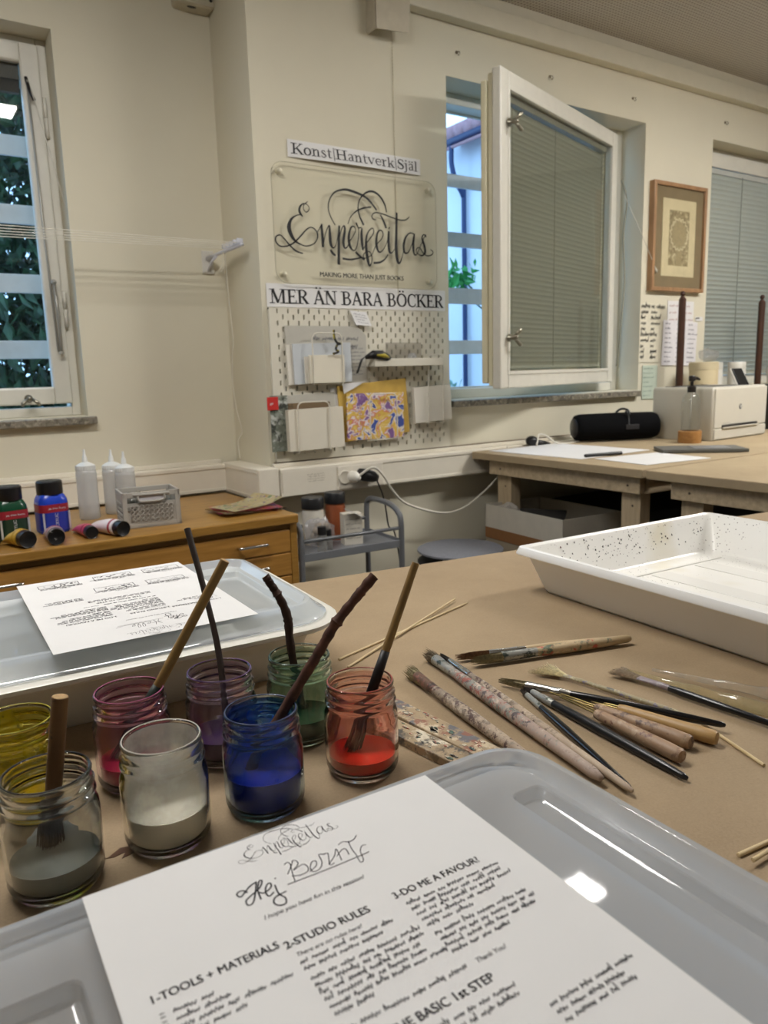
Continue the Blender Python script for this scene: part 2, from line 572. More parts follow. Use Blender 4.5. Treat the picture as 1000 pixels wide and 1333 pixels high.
# --- window 1 : left, closed
w1 = struct('window_1', (0, 0, 0))
bm = BM(); frame_rect(bm, W1[1] - W1[0], Z1 - Z0, 0.03, 2.80, 2.88, 0.003, W1[0], Z0); obj('window_frame', bm, M_white_paint, w1)
bm = BM(); frame_rect(bm, 1.14, 1.125, 0.055, 2.785, 2.835, 0.005, W1[1] - 0.03 - 1.14 + 0.003, Z0 + 0.042)
frame_rect(bm, 1.05, 1.035, 0.012, 2.79, 2.80, 0.002, W1[1] - 0.03 - 1.14 + 0.003 + 0.045, Z0 + 0.087)
obj('sash', bm, M_white_paint, w1)
bm = BM(); box(bm, -0.58, 0.51, 2.808, 2.812, 1.12, 2.15); obj('glass_pane', bm, M_glass, w1)
bm = BM(); box(bm, -0.55, 0.493, 2.816, 2.834, 2.10, 2.155, 0.002)
for k in range(9): box(bm, -0.55, 0.49, 2.815, 2.838, 2.062 + k*0.004, 2.0635 + k*0.004)
obj('blind', bm, mat('dark_raised_blind', '#4A463E', 0.5), w1)
wing_latch(w1, 0.412, 2.785, 1.098, 1.2, pi)
# opening rod with lever on the sash
bm = BM()
tube(bm, [(0.508, 2.772, 2.09), (0.512, 2.772, 1.6), (0.519, 2.772, 1.25)], 0.0035, 8)
tube(bm, [(0.524, 2.766, 1.475), (0.529, 2.766, 1.38), (0.527, 2.766, 1.25)], 0.005, 8)
bmesh.ops.create_uvsphere(bm, u_segments=10, v_segments=8, radius=0.009, matrix=Matrix.Translation((0.5245, 2.766, 1.475)))
bmesh.ops.create_uvsphere(bm, u_segments=10, v_segments=8, radius=0.008, matrix=Matrix.Translation((0.527, 2.766, 1.245)))
obj('rod', bm, mat('grey_rod', '#A9A79F', 0.35, metal=0.3), w1, True)
bm = BM(); tube(bm, [(0.506, 2.778, 2.10), (0.513, 2.765, 2.05), (0.522, 2.762, 2.03)], 0.005, 8); obj('hook', bm, M_black, w1, True)
bm = BM(); tube(bm, [(0.515, 2.76, 2.06), (0.553, 2.745, 1.86), (0.595, 2.735, 1.62)], 0.0016, 8)
tube(bm, [(0.595, 2.735, 1.625), (0.598, 2.733, 1.605), (0.600, 2.733, 1.595)], [0.003, 0.006, 0.005], 10)
obj('tilt_wand', bm, mat('clear_wand', '#CFCBBE', 0.25), w1, True)
for zz in (1.93, 1.33):
    bm = BM(); tube(bm, [(0.557, 2.79, zz), (0.557, 2.79, zz + 0.06)], 0.006, 10); tube(bm, [(0.557, 2.79, zz + 0.062), (0.557, 2.79, zz + 0.12)], 0.006, 10)
    obj('hinge', bm, M_white_paint, w1, True)
sill('window_1_sill', W1[0] - 0.03, W1[1] + 0.024, RY - 0.028, 2.80)

def bars(parent, x0, x1, y, zs):
    for a, b_ in zs:
        bm = BM(); box(bm, x0, x1, y, y + 0.012, a, b_, 0.002); obj('security_bar', bm, M_alu, parent)
bars(w1, -0.8, 0.75, 3.0, [(1.917, 1.984), (1.694, 1.758), (1.462, 1.526), (1.235, 1.298)])

# --- window 2 : middle, sash swung into the room
w2 = struct('window_2', (0, 0, 0))
bm = BM(); frame_rect(bm, W2[1] - W2[0], Z1 - Z0, 0.04, 2.53, 2.62, 0.003, W2[0], Z0)
frame_rect(bm, W2[1] - W2[0] - 0.07, Z1 - Z0 - 0.07, 0.012, 2.60, 2.615, 0.002, W2[0] + 0.035, Z0 + 0.035)
obj('window_frame', bm, M_white_paint, w2)
bars(w2, 1.7, 3.3, 2.75, [(1.94, 1.994), (1.691, 1.753), (1.446, 1.515), (1.224, 1.286)])
sill('window_2_sill', W2[0] - 0.0, W2[1] - 0.01, WY - 0.03, 2.535)
sash = bpy.data.objects.new('sash', None); COL.objects.link(sash); sash.parent = w2
ang = math.atan2(2.461 - 2.129, 2.922 - 1.918)
sash.location = (1.918, 2.129, 1.079); sash.rotation_euler = (0, 0, ang)
SW, SH = 1.06, 1.10
bm = BM(); frame_rect(bm, SW, SH, 0.058, 0.0, 0.035, 0.005)
frame_rect(bm, SW - 0.1, SH - 0.1, 0.014, -0.004, 0.01, 0.002, 0.05, 0.05)
obj('inner_sash', bm, M_white_paint, sash)
bm = BM(); frame_rect(bm, SW - 0.02, SH - 0.02, 0.06, 0.041, 0.058, 0.004, 0.01, 0.01); frame_rect(bm, SW - 0.02, SH - 0.05, 0.055, 0.06, 0.085, 0.005, 0.005, 0.02)
obj('outer_sash', bm, mat('cream_outer_sash', '#D9D2B4', 0.4, vary=0.02), sash)
bm = BM(); box(bm, 0.06, SW - 0.06, 0.006, 0.009, 0.06, SH - 0.06); obj('glass_pane', bm, M_glass, sash)
bm = BM(); box(bm, 0.06, SW - 0.06, 0.070, 0.073, 0.06, SH - 0.06); obj('glass_pane', bm, M_glass, sash)
def blind_mesh(x0, x1, y, z0, z1, pitch, wdt, tilt):
    bm = BM(); z = z0
    while z < z1:
        for (a, b_) in ((-1, 0), (0, 1)):
            pass
        pts = [(-wdt/2, -0.0006), (-wdt/4, 0.0012), (0, 0.0018), (wdt/4, 0.0012), (wdt/2, -0.0006)]
        rows = []
        for (u, q) in pts:
            yy = y + u*cos(tilt) - q*sin(tilt); zz = z + u*sin(tilt) + q*cos(tilt)
            rows.append((bm.verts.new((x0, yy, zz)), bm.verts.new((x1, yy, zz))))
        for (a, b_), (c, d) in zip(rows, rows[1:]): bm.faces.new((a, b_, d, c))
        z += pitch
    return bm
bl = obj('blind', blind_mesh(0.075, SW - 0.075, 0.036, 0.09, 1.0, 0.0187, 0.022, radians(-62)), M_blind, sash, True)
bm = BM(); box(bm, 0.07, SW - 0.07, 0.022, 0.05, 1.012, 1.036, 0.002); obj('headrail', bm, mat('blind_headrail', '#8C8878', 0.4), bl)
bm = BM(); box(bm, 0.075, SW - 0.075, 0.026, 0.046, 0.072, 0.082, 0.002); obj('bottom_rail', bm, M_blind, bl)
bm = BM()
for xx in (0.12, 0.47, 0.93): 
    tube(bm, [(xx, 0.021, 0.08), (xx, 0.021, 1.01)], 0.0009, 5)
obj('ladder_cord', bm, mat('blind_cord', '#87836F', 0.8), bl)
bm = BM()
for k in range(34):
    if R.random() < 0.25: continue
    bmesh.ops.create_uvsphere(bm, u_segments=8, v_segments=6, radius=0.0045, matrix=Matrix.Translation((0.098, 0.018, 0.11 + k*0.024)))
tube(bm, [(0.098, 0.018, 0.09), (0.098, 0.018, 1.0)], 0.0008, 5)
obj('bead_chain', bm, mat('bead_chain_grey', '#A5A5B8', 0.3), bl, True)
for zz in (0.925, 0.185):
    lt = wing_latch(sash, 0.05, -0.004, zz, 1.3, radians(90))
# stay arm cord on the hinge side
bm = BM(); tube(bm, [(2.865, 2.372, 1.90), (2.98, 2.373, 1.76), (3.108, 2.374, 1.59)], 0.0016, 6)
tube(bm, [(3.10, 2.374, 1.60), (3.108, 2.374, 1.588), (3.111, 2.374, 1.578)], [0.003, 0.006, 0.005], 8)
obj('tilt_wand', bm, mat('clear_wand_b', '#CFCBBE', 0.25), w2, True)
bm = BM(); tube(bm, catmull([(3.0, 2.50, 2.0), (3.004, 2.47, 1.9), (2.998, 2.48, 1.75), (3.003, 2.47, 1.55), (2.998, 2.48, 1.35), (3.0, 2.5, 1.15)], 6), 0.004, 6)
obj('draught_strip', bm, mat('draught_strip_rubber', '#8F8A76', 0.8), w2, True)

# --- window 3 : right, blind down
w3 = struct('window_3', (0, 0, 0))
bm = BM(); frame_rect(bm, W3[1] - W3[0], Z1 - Z0, 0.05, 2.50, 2.58, 0.003, W3[0], Z0); 
box(bm, W3[0] + 0.01, W3[1] - 0.01, 2.462, 2.50, 2.125, 2.19, 0.004)
obj('window_frame', bm, M_white_paint, w3)
bm = BM(); box(bm, W3[0] + 0.05, W3[1] - 0.05, 2.535, 2.54, Z0 + 0.05, Z1 - 0.05); obj('glass_pane', bm, M_glass, w3)
b3 = obj('blind', blind_mesh(W3[0] + 0.02, W3[1] - 0.03, 2.477, 1.10, 2.09, 0.0235, 0.027, radians(-58)), mat('blind_slat_grey', '#B6B9AE', 0.45, vary=0.02), w3, True)
bm = BM(); box(bm, W3[0] + 0.02, W3[1] - 0.03, 2.465, 2.49, 2.095, 2.12, 0.002); obj('headrail', bm, mat('blind_headrail_b', '#B6B9B4', 0.4), b3)
bm = BM()
for xx in (3.90, 4.45): tube(bm, [(xx, 2.462, 1.10), (xx, 2.462, 2.10)], 0.0013, 5)
obj('ladder_cord', bm, mat('blind_cord_b', '#6E6B5C', 0.8), b3)
sill('window_3_sill', W3[0], W3[1], WY - 0.03, 2.505)

# ================================================================ CEILING LAMPS
M_lampbody = mat('lamp_body_white', '#E4E2DA', 0.4)
def strip_lamp(x, y, lx, ly, label, k=1.0):
    t = thing('ceiling_lamp', label, 'lamp', (x, y, CEIL))
    bm = BM(); box(bm, -lx/2 - 0.012, lx/2 + 0.012, -ly/2 - 0.012, ly/2 + 0.012, -0.05, 0.0, 0.004); obj('housing', bm, M_lampbody, t)
    bm = BM(); box(bm, -lx/2, lx/2, -ly/2, ly/2, -0.064, -0.048, 0.004); obj('diffuser', bm, emit_mat('lamp_diffuser', LAMP_COLOR, LAMP_STRENGTH * k), t)
    return t
strip_lamp(0.12, 1.28, 1.2, 0.16, 'long fluorescent ceiling lamp whose reflection shows in the left window', 1.3)
strip_lamp(1.90, 1.675, 0.11, 0.12, 'small square ceiling lamp mirrored as a bright patch on the translucent box lid', 1.6)
strip_lamp(3.3, 0.75, 1.2, 0.16, 'long fluorescent ceiling lamp above the white developing tray', 2.7)
strip_lamp(0.1, -0.7, 1.2, 0.16, 'added unseen fill lamp overhead between the table and the rear wall', 0.04)  # added behind the camera for room lighting, no known fixture
strip_lamp(-0.9, -1.9, 1.2, 0.16, 'added unseen fill lamp near the rear wall', 0.12)  # weak fill light added out of view
strip_lamp(1.9, -1.9, 1.2, 0.16, 'added unseen fill lamp in the far rear corner', 0.12)  # second weak rear fill, also added out of view
# ================================================================ OUTSIDE
bm = BM(); box(bm, -12, 14, 3.3, 16, -0.9, -0.8)
obj('ground_outside', bm, mat('yard_paving', '#8C9098', 0.9, vary=0.2, vscale=2), kind='structure')
bd = thing('building', 'pale rendered outbuilding with tiled roof and blue downpipe seen through the open window', 'building', (5.3, 5.0, -0.8))
bm = BM(); box(bm, 0, 4.0, -2.0, 3.2, 0, 4.3); obj('wall', bm, mat('white_render', '#D9DDE4', 0.9, vary=0.05, vscale=2, bmp=0.1), bd)
bm = BM()
for k in range(26):
    y = -2.1 + k*0.14
    tube(bm, [(-0.22, y, 4.28), (2.6, y, 5.55)], 0.075, 8)
box(bm, -0.2, 2.6, -2.15, 1.5, 0, 0.03, mtx=Matrix.Translation((0, 0, 4.24)) @ Matrix.Rotation(-math.atan2(1.27, 2.82), 4, 'Y'))
obj('roof', bm, mat('clay_roof_tile', '#B0888C', 0.8, vary=0.1), bd, True)
M_bluepaint = mat('blue_painted_metal', '#22335C', 0.5)
bm = BM(); tube(bm, [(-0.17, -2.2, 4.24), (-0.17, 1.9, 4.24)], 0.042, 10); obj('gutter', bm, M_bluepaint, bd, True)
bm = BM(); tube(bm, catmull([(-0.17, 1.43, 4.2), (-0.17, 1.43, 4.02), (-0.13, 1.41, 3.85), (-0.05, 1.40, 3.72), (-0.04, 1.40, 3.5), (-0.04, 1.40, 0)], 5), 0.026, 10); obj('downpipe', bm, M_bluepaint, bd, True)
bm = BM(); tube(bm, [(-0.02, 0.55, 2.6), (-0.02, 0.55, 0)], 0.018, 8); obj('cable_pipe', bm, mat('grey_pipe', '#7E8EA8', 0.6), bd, True)

def leaf_cloud(bm, n, cx, cy, cz, rx, ry, rz, size, rnd):
    for _ in range(n):
        while True:
            p = Vector((rnd.uniform(-1, 1), rnd.uniform(-1, 1), rnd.uniform(-1, 1)))
            if p.length < 1: break
        c = Vector((cx + p.x*rx, cy + p.y*ry, cz + p.z*rz))
        q = Euler((rnd.uniform(0, 6.3), rnd.uniform(0, 6.3), rnd.uniform(0, 6.3))).to_matrix()
        s = size * rnd.uniform(0.6, 1.3)
        vs = [bm.verts.new(c + q @ Vector(v) * s) for v in ((-1, 0, 0), (-0.2, 0.42, 0.08), (1, 0, -0.1), (-0.2, -0.42, 0.08))]
        bm.faces.new((vs[0], vs[1], vs[2])); bm.faces.new((vs[0], vs[2], vs[3]))
def leafmat(name, a, c):
    m, nt, b = new_mat(name)
    f = noise(nt, coords(nt), 9, 3)
    nt.links.new(ramp(nt, f, [(0.3, lin(a)), (0.7, lin(c))]), b.inputs['Base Color'])
    b.inputs['Roughness'].default_value = 0.5
    return m
rl = random.Random(3)
bm = BM(); leaf_cloud(bm, 15000, 0.65, 5.6, 1.5, 1.3, 0.8, 2.7, 0.062, rl); leaf_cloud(bm, 3600, 0.8, 6.9, 1.5, 1.6, 0.8, 3.0, 0.105, rl)
fo = obj('foliage', bm, leafmat('dark_leaf', '#16241A', '#3C5C38'))
tag(fo, 'dense dark green foliage outside the closed window on the recessed wall', 'foliage', kind='stuff')
bm = BM(); leaf_cloud(bm, 1300, 4.02, 5.1, 0.15, 0.16, 0.5, 0.95, 0.04, rl)
hd = obj('bush', bm, leafmat('hedge_leaf', '#6E9A86', '#9FBFB0')); tag(hd, 'low pale green bush in the yard below the outbuilding wall', 'bush')
pl = thing('plant', 'leafy green climbing plant growing up behind the window bars', 'plant', (2.70, 3.4, -0.8))
bm = BM(); leaf_cloud(bm, 80, 0.02, 0.0, 2.45, 0.12, 0.08, 0.085, 0.034, rl); leaf_cloud(bm, 8, 0.15, 0.0, 2.5, 0.07, 0.03, 0.05, 0.025, rl)
obj('leaves', bm, leafmat('fresh_leaf', '#1F7A3A', '#58C46A'), pl)
bm = BM()
for k in range(4): tube(bm, catmull([(0, 0, 0), (0.5, 0, 1.3), (0.45, 0, 2.1), (rl.uniform(-.1, .12), 0, 2.44)], 4), 0.004, 6)
obj('stem', bm, leafmat('green_stem', '#34502C', '#4A6A3C'), pl)

# ================================================================ LETTERING (own serif alphabet)
T_, t_, s_ = 0.185, 0.085, 0.06
def serif_glyph(ch):
    g = []
    L = lambda pts, w: g.append(('L', pts, w))
    C = lambda pts, w: g.append(('C', pts, w))
    H = lambda x0, x1, y, w=t_: g.append(('L', [(x0, y), (x1, y)], w))
    def S(x, y0, y1, w=T_, a=True, b_=True, k=0.13):
        L([(x, y0), (x, y1)], w)
        if a: H(x - w/2 - k, x + w/2 + k, y0 + s_/2, s_)
        if b_: H(x - w/2 - k, x + w/2 + k, y1 - s_/2, s_)
    def Sl(x, y1=0.7):
        L([(x, 0), (x, y1)], T_*0.85); H(x - T_/2 - 0.07, x + T_/2 + 0.07, s_/2, s_); L([(x - 0.17, y1 - 0.05), (x, y1 - 0.01)], 0.055)
    def ring(cx, cy, rx, ry, w0=T_, w1=t_):
        n = 24
        g.append(('R', [(cx + rx*cos(2*pi*k/n), cy + ry*sin(2*pi*k/n)) for k in range(n + 1)], [w1 + (w0 - w1)*abs(cos(2*pi*k/n))**1.3 for k in range(n + 1)]))
    def dots(x0, x1, y):
        for x in (x0, x1): g.append(('L', [(x - 0.06, y), (x + 0.06, y)], 0.12))
    if ch == 'M':
        S(0.14, 0, 1, t_); L([(0.17, 1), (0.5, 0.05)], T_); L([(0.5, 0.05), (0.82, 1)], t_); S(0.86, 0, 1); return g, 1.08
    if ch == 'E':
        S(0.17, 0, 1); H(0.17, 0.55, 0.965); H(0.17, 0.46, 0.51); H(0.17, 0.6, 0.035); L([(0.555, 0.78), (0.555, 1)], 0.06); L([(0.47, 0.4), (0.47, 0.62)], 0.05); L([(0.6, 0), (0.6, 0.25)], 0.06); return g, 0.68
    if ch == 'R':
        S(0.17, 0, 1); C([(0.17, 0.965), (0.42, 0.96), (0.58, 0.75), (0.42, 0.52), (0.17, 0.5)], [t_, t_, T_, t_, t_]); L([(0.36, 0.5), (0.66, 0.03)], T_); H(0.56, 0.78, s_/2, s_); return g, 0.76
    if ch in 'AÄ':
        L([(0.09, 0.02), (0.37, 0.97)], t_); L([(0.36, 1.0), (0.66, 0.0)], T_); H(0.2, 0.55, 0.33); H(0.0, 0.2, s_/2, s_); H(0.53, 0.79, s_/2, s_)
        if ch == 'Ä': dots(0.24, 0.5, 1.17)
        return g, 0.78
    if ch == 'N':
        S(0.14, 0, 1, t_); L([(0.16, 1), (0.68, 0.02)], T_); S(0.7, 0, 1, t_, False); return g, 0.86
    if ch == 'B':
        S(0.17, 0, 1); C([(0.17, 0.965), (0.42, 0.96), (0.54, 0.76), (0.42, 0.54), (0.17, 0.52)], [t_, t_, T_*.9, t_, t_]); C([(0.17, 0.52), (0.45, 0.52), (0.61, 0.28), (0.45, 0.04), (0.17, 0.035)], [t_, t_, T_, t_, t_]); return g, 0.72
    if ch == 'Ö':
        ring(0.42, 0.5, 0.33, 0.47); dots(0.3, 0.55, 1.17); return g, 0.84
    if ch == 'C':
        C([(0.66, 0.78), (0.58, 0.92), (0.4, 0.97), (0.2, 0.86), (0.11, 0.5), (0.2, 0.14), (0.42, 0.03), (0.6, 0.1), (0.68, 0.25)], [t_, t_, t_, .12, T_, .12, t_, t_, t_]); L([(0.67, 0.7), (0.67, 0.97)], 0.055); return g, 0.74
    if ch == 'K':
        S(0.17, 0, 1); L([(0.24, 0.42), (0.66, 0.96)], t_); L([(0.36, 0.56), (0.72, 0.03)], T_); H(0.52, 0.78, 1 - s_/2, s_); H(0.6, 0.86, s_/2, s_); return g, 0.82
    if ch == 'H':
        S(0.17, 0, 1); S(0.68, 0, 1); H(0.17, 0.68, 0.51); return g, 0.88
    if ch == 'S':
        C([(0.5, 0.8), (0.42, 0.94), (0.27, 0.97), (0.12, 0.86), (0.14, 0.66), (0.4, 0.45), (0.5, 0.25), (0.4, 0.06), (0.24, 0.03), (0.1, 0.1), (0.06, 0.25)], [t_, t_, t_, .1, T_, T_, T_, .1, t_, t_, t_]); L([(0.51, 0.73), (0.51, 0.97)], .05); L([(0.05, 0.04), (0.05, 0.3)], .05); return g, 0.6
    if ch == 'o':
        ring(0.29, 0.35, 0.21, 0.33); return g, 0.58
    if ch in 'nh':
        Sl(0.16); C([(0.2, 0.5), (0.32, 0.66), (0.45, 0.6), (0.47, 0.45), (0.47, 0.0)], [t_, .09, .12, T_*.85, T_*.85]); H(0.34, 0.6, s_/2, s_); return g, 0.64
    if ch == 's':
        C([(0.36, 0.55), (0.28, 0.66), (0.15, 0.64), (0.1, 0.52), (0.24, 0.36), (0.37, 0.2), (0.28, 0.04), (0.14, 0.04), (0.06, 0.16)], [t_, t_, .08, .12, T_*.8, .12, .08, t_, t_]); return g, 0.45
    if ch == 't':
        C([(0.17, 0.9), (0.17, 0.4), (0.18, 0.12), (0.26, 0.03), (0.38, 0.09)], [.1, T_*.85, T_*.8, .09, .05]); H(0.04, 0.36, 0.66, .06); return g, 0.42
    if ch in 'aä':
        C([(0.09, 0.52), (0.16, 0.65), (0.3, 0.66), (0.38, 0.54), (0.38, 0.15), (0.46, 0.04)], [.1, .07, .09, T_*.8, T_*.8, .05]); C([(0.38, 0.4), (0.2, 0.34), (0.11, 0.17), (0.2, 0.03), (0.38, 0.14)], [.05, .06, T_*.8, .08, .05])
        if ch == 'ä': dots(0.14, 0.36, 0.88)
        return g, 0.52
    if ch == 'v':
        L([(0.07, 0.68), (0.28, 0.02)], T_*.85); L([(0.28, 0.02), (0.49, 0.68)], .06); H(-0.02, 0.2, 0.68, s_); H(0.38, 0.6, 0.68, s_); return g, 0.57
    if ch == 'e':
        C([(0.1, 0.38), (0.47, 0.38), (0.42, 0.6), (0.28, 0.67), (0.13, 0.55), (0.09, 0.34), (0.16, 0.1), (0.3, 0.03), (0.48, 0.14)], [.06, .07, .1, .07, .11, T_*.9, .11, .08, .05]); return g, 0.54
    if ch == 'r':
        Sl(0.16); C([(0.2, 0.46), (0.3, 0.63), (0.42, 0.62)], [.06, .09, .13]); return g, 0.45
    if ch == 'k':
        L([(0.16, 0), (0.16, 1)], T_*.85); H(0.0, 0.32, s_/2, s_); L([(0.02, 0.95), (0.16, 0.99)], .055); L([(0.2, 0.3), (0.48, 0.66)], .06); L([(0.3, 0.42), (0.52, 0.02)], T_*.85); H(0.4, 0.64, s_/2, s_); H(0.36, 0.58, 0.67, s_); return g, 0.62
    if ch == 'j':
        C([(0.16, 0.7), (0.16, 0.0), (0.1, -0.2), (-0.06, -0.26)], [T_*.85, T_*.85, .1, .07]); L([(0.0, 0.64), (0.16, 0.69)], .055); L([(0.09, 0.93), (0.22, 0.93)], 0.13); return g, 0.32
    if ch == 'l':
        L([(0.16, 0), (0.16, 1)], T_*.85); H(0.0, 0.32, s_/2, s_); L([(0.02, 0.95), (0.16, 0.99)], .055); return g, 0.34
    if ch == '|':
        L([(0.12, -0.22), (0.12, 1.08)], 0.085); return g, 0.24
    return g, 0.32
def serif_text(bm, s, x0, y0, cap, width, mtx):
    adv = [serif_glyph(ch) for ch in s]
    tot = sum(a for _, a in adv)
    sx = width / (tot * cap)
    cx = x0
    for g, a in adv:
        for it in g:
            kind, pts, w = it
            P = [(cx + p[0]*cap*sx, y0 + p[1]*cap) for p in pts]
            W = [v*cap for v in w] if isinstance(w, list) else w*cap
            ribbon(bm, P, W, mtx, kind == 'C', 5)
        cx += a*cap*sx

# pen strokes in tenths of a millimetre on the full-size sign, pen width in the same unit
LOGO = [
 ([(1249,1980),(1112,1872),(1081,1726),(1197,1638),(1302,1762),(1233,1877),(1095,1902),(958,1795),(926,1633),(1035,1484)],[20,23,23,23,23,23,31,51,66,31]),
 ([(1019,1546),(792,1495),(599,1353),(508,1124),(555,905),(710,687),(930,579),(1155,545),(1428,644),(1574,849),(1545,1042),(1378,1158),(1184,1096),(945,869),(670,626),(403,497),(145,481),(0,614),(17,772),(165,830),(306,729),(515,520),(730,358),(990,292)],[23,31,62,109,101,62,35,31,31,35,35,31,35,39,39,35,35,39,35,31,35,39,43,31]),
 ([(1570,1011),(1687,1182),(1763,1298),(1751,1219),(1766,895),(1772,542)],[23,27,35,58,78,70]),
 ([(1791,602),(1892,1002),(2051,1281),(2062,1014),(2078,687),(2174,544),(2283,650),(2375,938),(2448,1299)],[20,23,39,78,86,35,23,23,27]),
 ([(2448,1306),(2405,708),(2373,0)],[55,70,86]),
 ([(2446,909),(2539,1197),(2649,1315),(2666,1157),(2593,787),(2641,573),(2757,631),(2837,803),(2906,875),(3058,1086),(3108,1223),(3039,1325),(2914,1259),(2820,969),(2848,670),(2972,517),(3107,586),(3202,895),(3232,1232),(3139,1459)],[23,27,35,62,78,47,31,27,23,23,27,31,47,70,78,43,31,27,27,39]),
 ([(3130,1458),(3231,1299),(3367,1293),(3347,1107),(3363,771),(3388,552)],[47,31,35,70,78,55]),
 ([(3387,535),(3512,747),(3697,962),(3847,1143),(3853,1296),(3769,1306),(3620,1160),(3536,917),(3537,510),(3591,172),(3645,31),(3724,111),(3757,318),(3680,502),(3511,492),(3406,384),(3419,282),(3546,306),(3761,421),(3943,740),(4191,983),(4266,1173),(4158,1281),(4017,1155),(3962,810),(4047,541),(4220,586),(4430,909),(4503,1276)],[20,23,27,31,31,31,39,62,86,86,55,31,31,27,27,27,27,23,23,23,27,31,35,55,78,55,27,23,31]),
 ([(4512,1276),(4491,913),(4523,570),(4636,542),(4754,671)],[55,78,70,31,20]),
 ([(4515,1393),(4549,1369)],[62,62]),
 ([(4881,1941),(4849,1319),(4817,692),(4866,275),(4952,189),(5055,356),(5163,696)],[62,78,94,86,55,31,23]),
 ([(3983,1614),(3857,1638),(3810,1748),(3958,1862),(4263,1841),(4606,1767),(4997,1696),(5264,1718),(5446,1844)],[23,27,31,31,35,35,35,35,20]),
 ([(5637,1251),(5448,1276),(5255,1104),(5158,818),(5195,575),(5367,603),(5538,913),(5647,1258),(5591,881),(5619,565),(5747,544),(5939,886),(6159,1256),(6185,1176)],[31,35,55,78,62,31,27,47,78,55,27,23,27,23]),
 ([(6185,1176),(6095,1269),(6000,1142),(6095,878),(6126,630),(5966,507),(5757,591),(5742,732),(5881,786),(6024,624),(6208,520),(6424,558),(6501,671),(6381,753)],[27,31,55,78,70,35,27,27,27,31,31,31,31,23]),
 ([(2289,1306),(2134,1543),(2044,1795),(2089,2090),(2298,2369),(2653,2502),(2974,2495),(3484,2374),(3768,2201),(4020,1948)],[27,31,31,35,39,55,66,62,58,51]),
 ([(2805,1380),(2921,1627),(3175,1848),(3468,1970),(3792,2036)],[23,27,35,43,47]),
 ([(3454,1397),(3292,1692),(3242,1986),(3331,2260),(3571,2482),(3866,2561),(4156,2439),(4361,2188),(4441,1903)],[51,47,35,35,47,58,55,47,31]),
 ([(4168,1805),(4298,1606),(4402,1368)],[39,58,62]),
 ([(2064,481),(2139,377),(2258,294)],[55,70,51]),
 ([(2532,216),(2877,201),(3336,295)],[55,51,35]),
 ([(3077,469),(3238,343),(3442,219)],[62,58,47]),
 ([(3819,136),(4076,164),(4296,279),(4459,462)],[55,55,43,31]),
]
LW = 6501.1
def logo_into(bm, x, y, width, mtx, wmul=1.0):
    k = width / LW
    for pts, w in LOGO:
        ribbon(bm, [(x + p[0]*k, y + p[1]*k) for p in pts], [q*k*wmul for q in w], mtx, True, 6)

# ================================================================ THINGS ON THE THICK WALL
# paper strip lettering
def strip(label, text, x0, x1, z0, z1, cap, tx0, tx1, tz, bulge):
    t = thing('lettered_paper_strip', label, 'sign', ((x0 + x1)/2, WY, (z0 + z1)/2))
    w = x1 - x0; h = z1 - z0
    bm = BM(); n = 24
    loops = []
    for i in range(n + 1):
        u = i/n; y0 = -0.0035 - bulge*sin(pi*u); x = -w/2 + u*w
        loops.append([(x, y0, -h/2), (x, y0 + 0.0006, -h/2), (x, -0.0029, h/2), (x, -0.0035, h/2)])
    loft(bm, loops, True, True)
    obj('paper', bm, M_paper, t)
    bm = BM(); serif_text(bm, text, tx0 - (x0 + x1)/2, tz - (z0 + z1)/2, cap, tx1 - tx0, wall_mtx(0, 0, 0))
    for v in bm.verts:
        u = (v.co.x + w/2)/w; j = (v.co.z + h/2)/h
        v.co.y = -0.0035 - bulge*sin(pi*max(0, min(1, u)))*(1 - j) - 0.0012
    obj('printed_text', bm, M_ink, t)
    return t
strip('small white strip reading Konst Hantverk Själ above the clear acrylic sign', 'Konst|Hantverk|Själ', 1.222, 1.764, 1.862, 1.917, 0.034, 1.236, 1.752, 1.873, 0.012)
strip('wide white strip reading MER ÄN BARA BÖCKER above the pegboard', 'MER ÄN BARA BÖCKER', 1.118, 1.872, 1.378, 1.455, 0.047, 1.130, 1.862, 1.390, 0.004)

# acrylic sign
sg = thing('acrylic_sign', 'clear rounded acrylic sign with flourished black script lettering', 'sign', (1.487, WY, 1.648))
bm = BM(); prism(bm, rrect(0.672, 0.386, 0.045, 8), 0, 0.004, wall_mtx(0, -0.014, 0)); obj('acrylic_plate', bm, thin_glass('clear_acrylic', (0.985, 0.985, 0.975), 0.4, ior=1.35), sg)
bm = BM()
ol = rrect(0.672, 0.386, 0.045, 8)
tube(bm, [(x, -0.0165, y) for x, y in ol], 0.0012, 6, closed=True); obj('plate_edge', bm, mat('acrylic_edge', '#B5AF98', 0.2), sg, True)
bm = BM(); logo_into(bm, -0.332, -0.123, 0.65, wall_mtx(0, -0.0195, 0), 1.35); obj('script_lettering', bm, M_ink, sg)
bm = BM(); text_into(bm, 'MAKING MORE THAN JUST BOOKS', 0.0225, wall_mtx(0.0035, -0.0195, -0.166), align='CENTER', space=0.99); text_into(bm, 'MAKING MORE THAN JUST BOOKS', 0.0225, wall_mtx(0.0047, -0.0197, -0.1655), align='CENTER', space=0.99); obj('motto_lettering', bm, M_ink, sg)
for x in (-0.305, 0.305):
    for z in (-0.163, 0.163):
        bm = BM(); lathe(bm, [(0.0, 0.022), (0.006, 0.022), (0.008, 0.020), (0.008, 0.0)], 14, mtx=Matrix.Translation((x, 0, z)) @ Matrix.Rotation(pi/2, 4, 'X')); obj('standoff_screw', bm, mat('matt_screw', '#CFCAB6', 0.35, metal=0.5), sg, True)

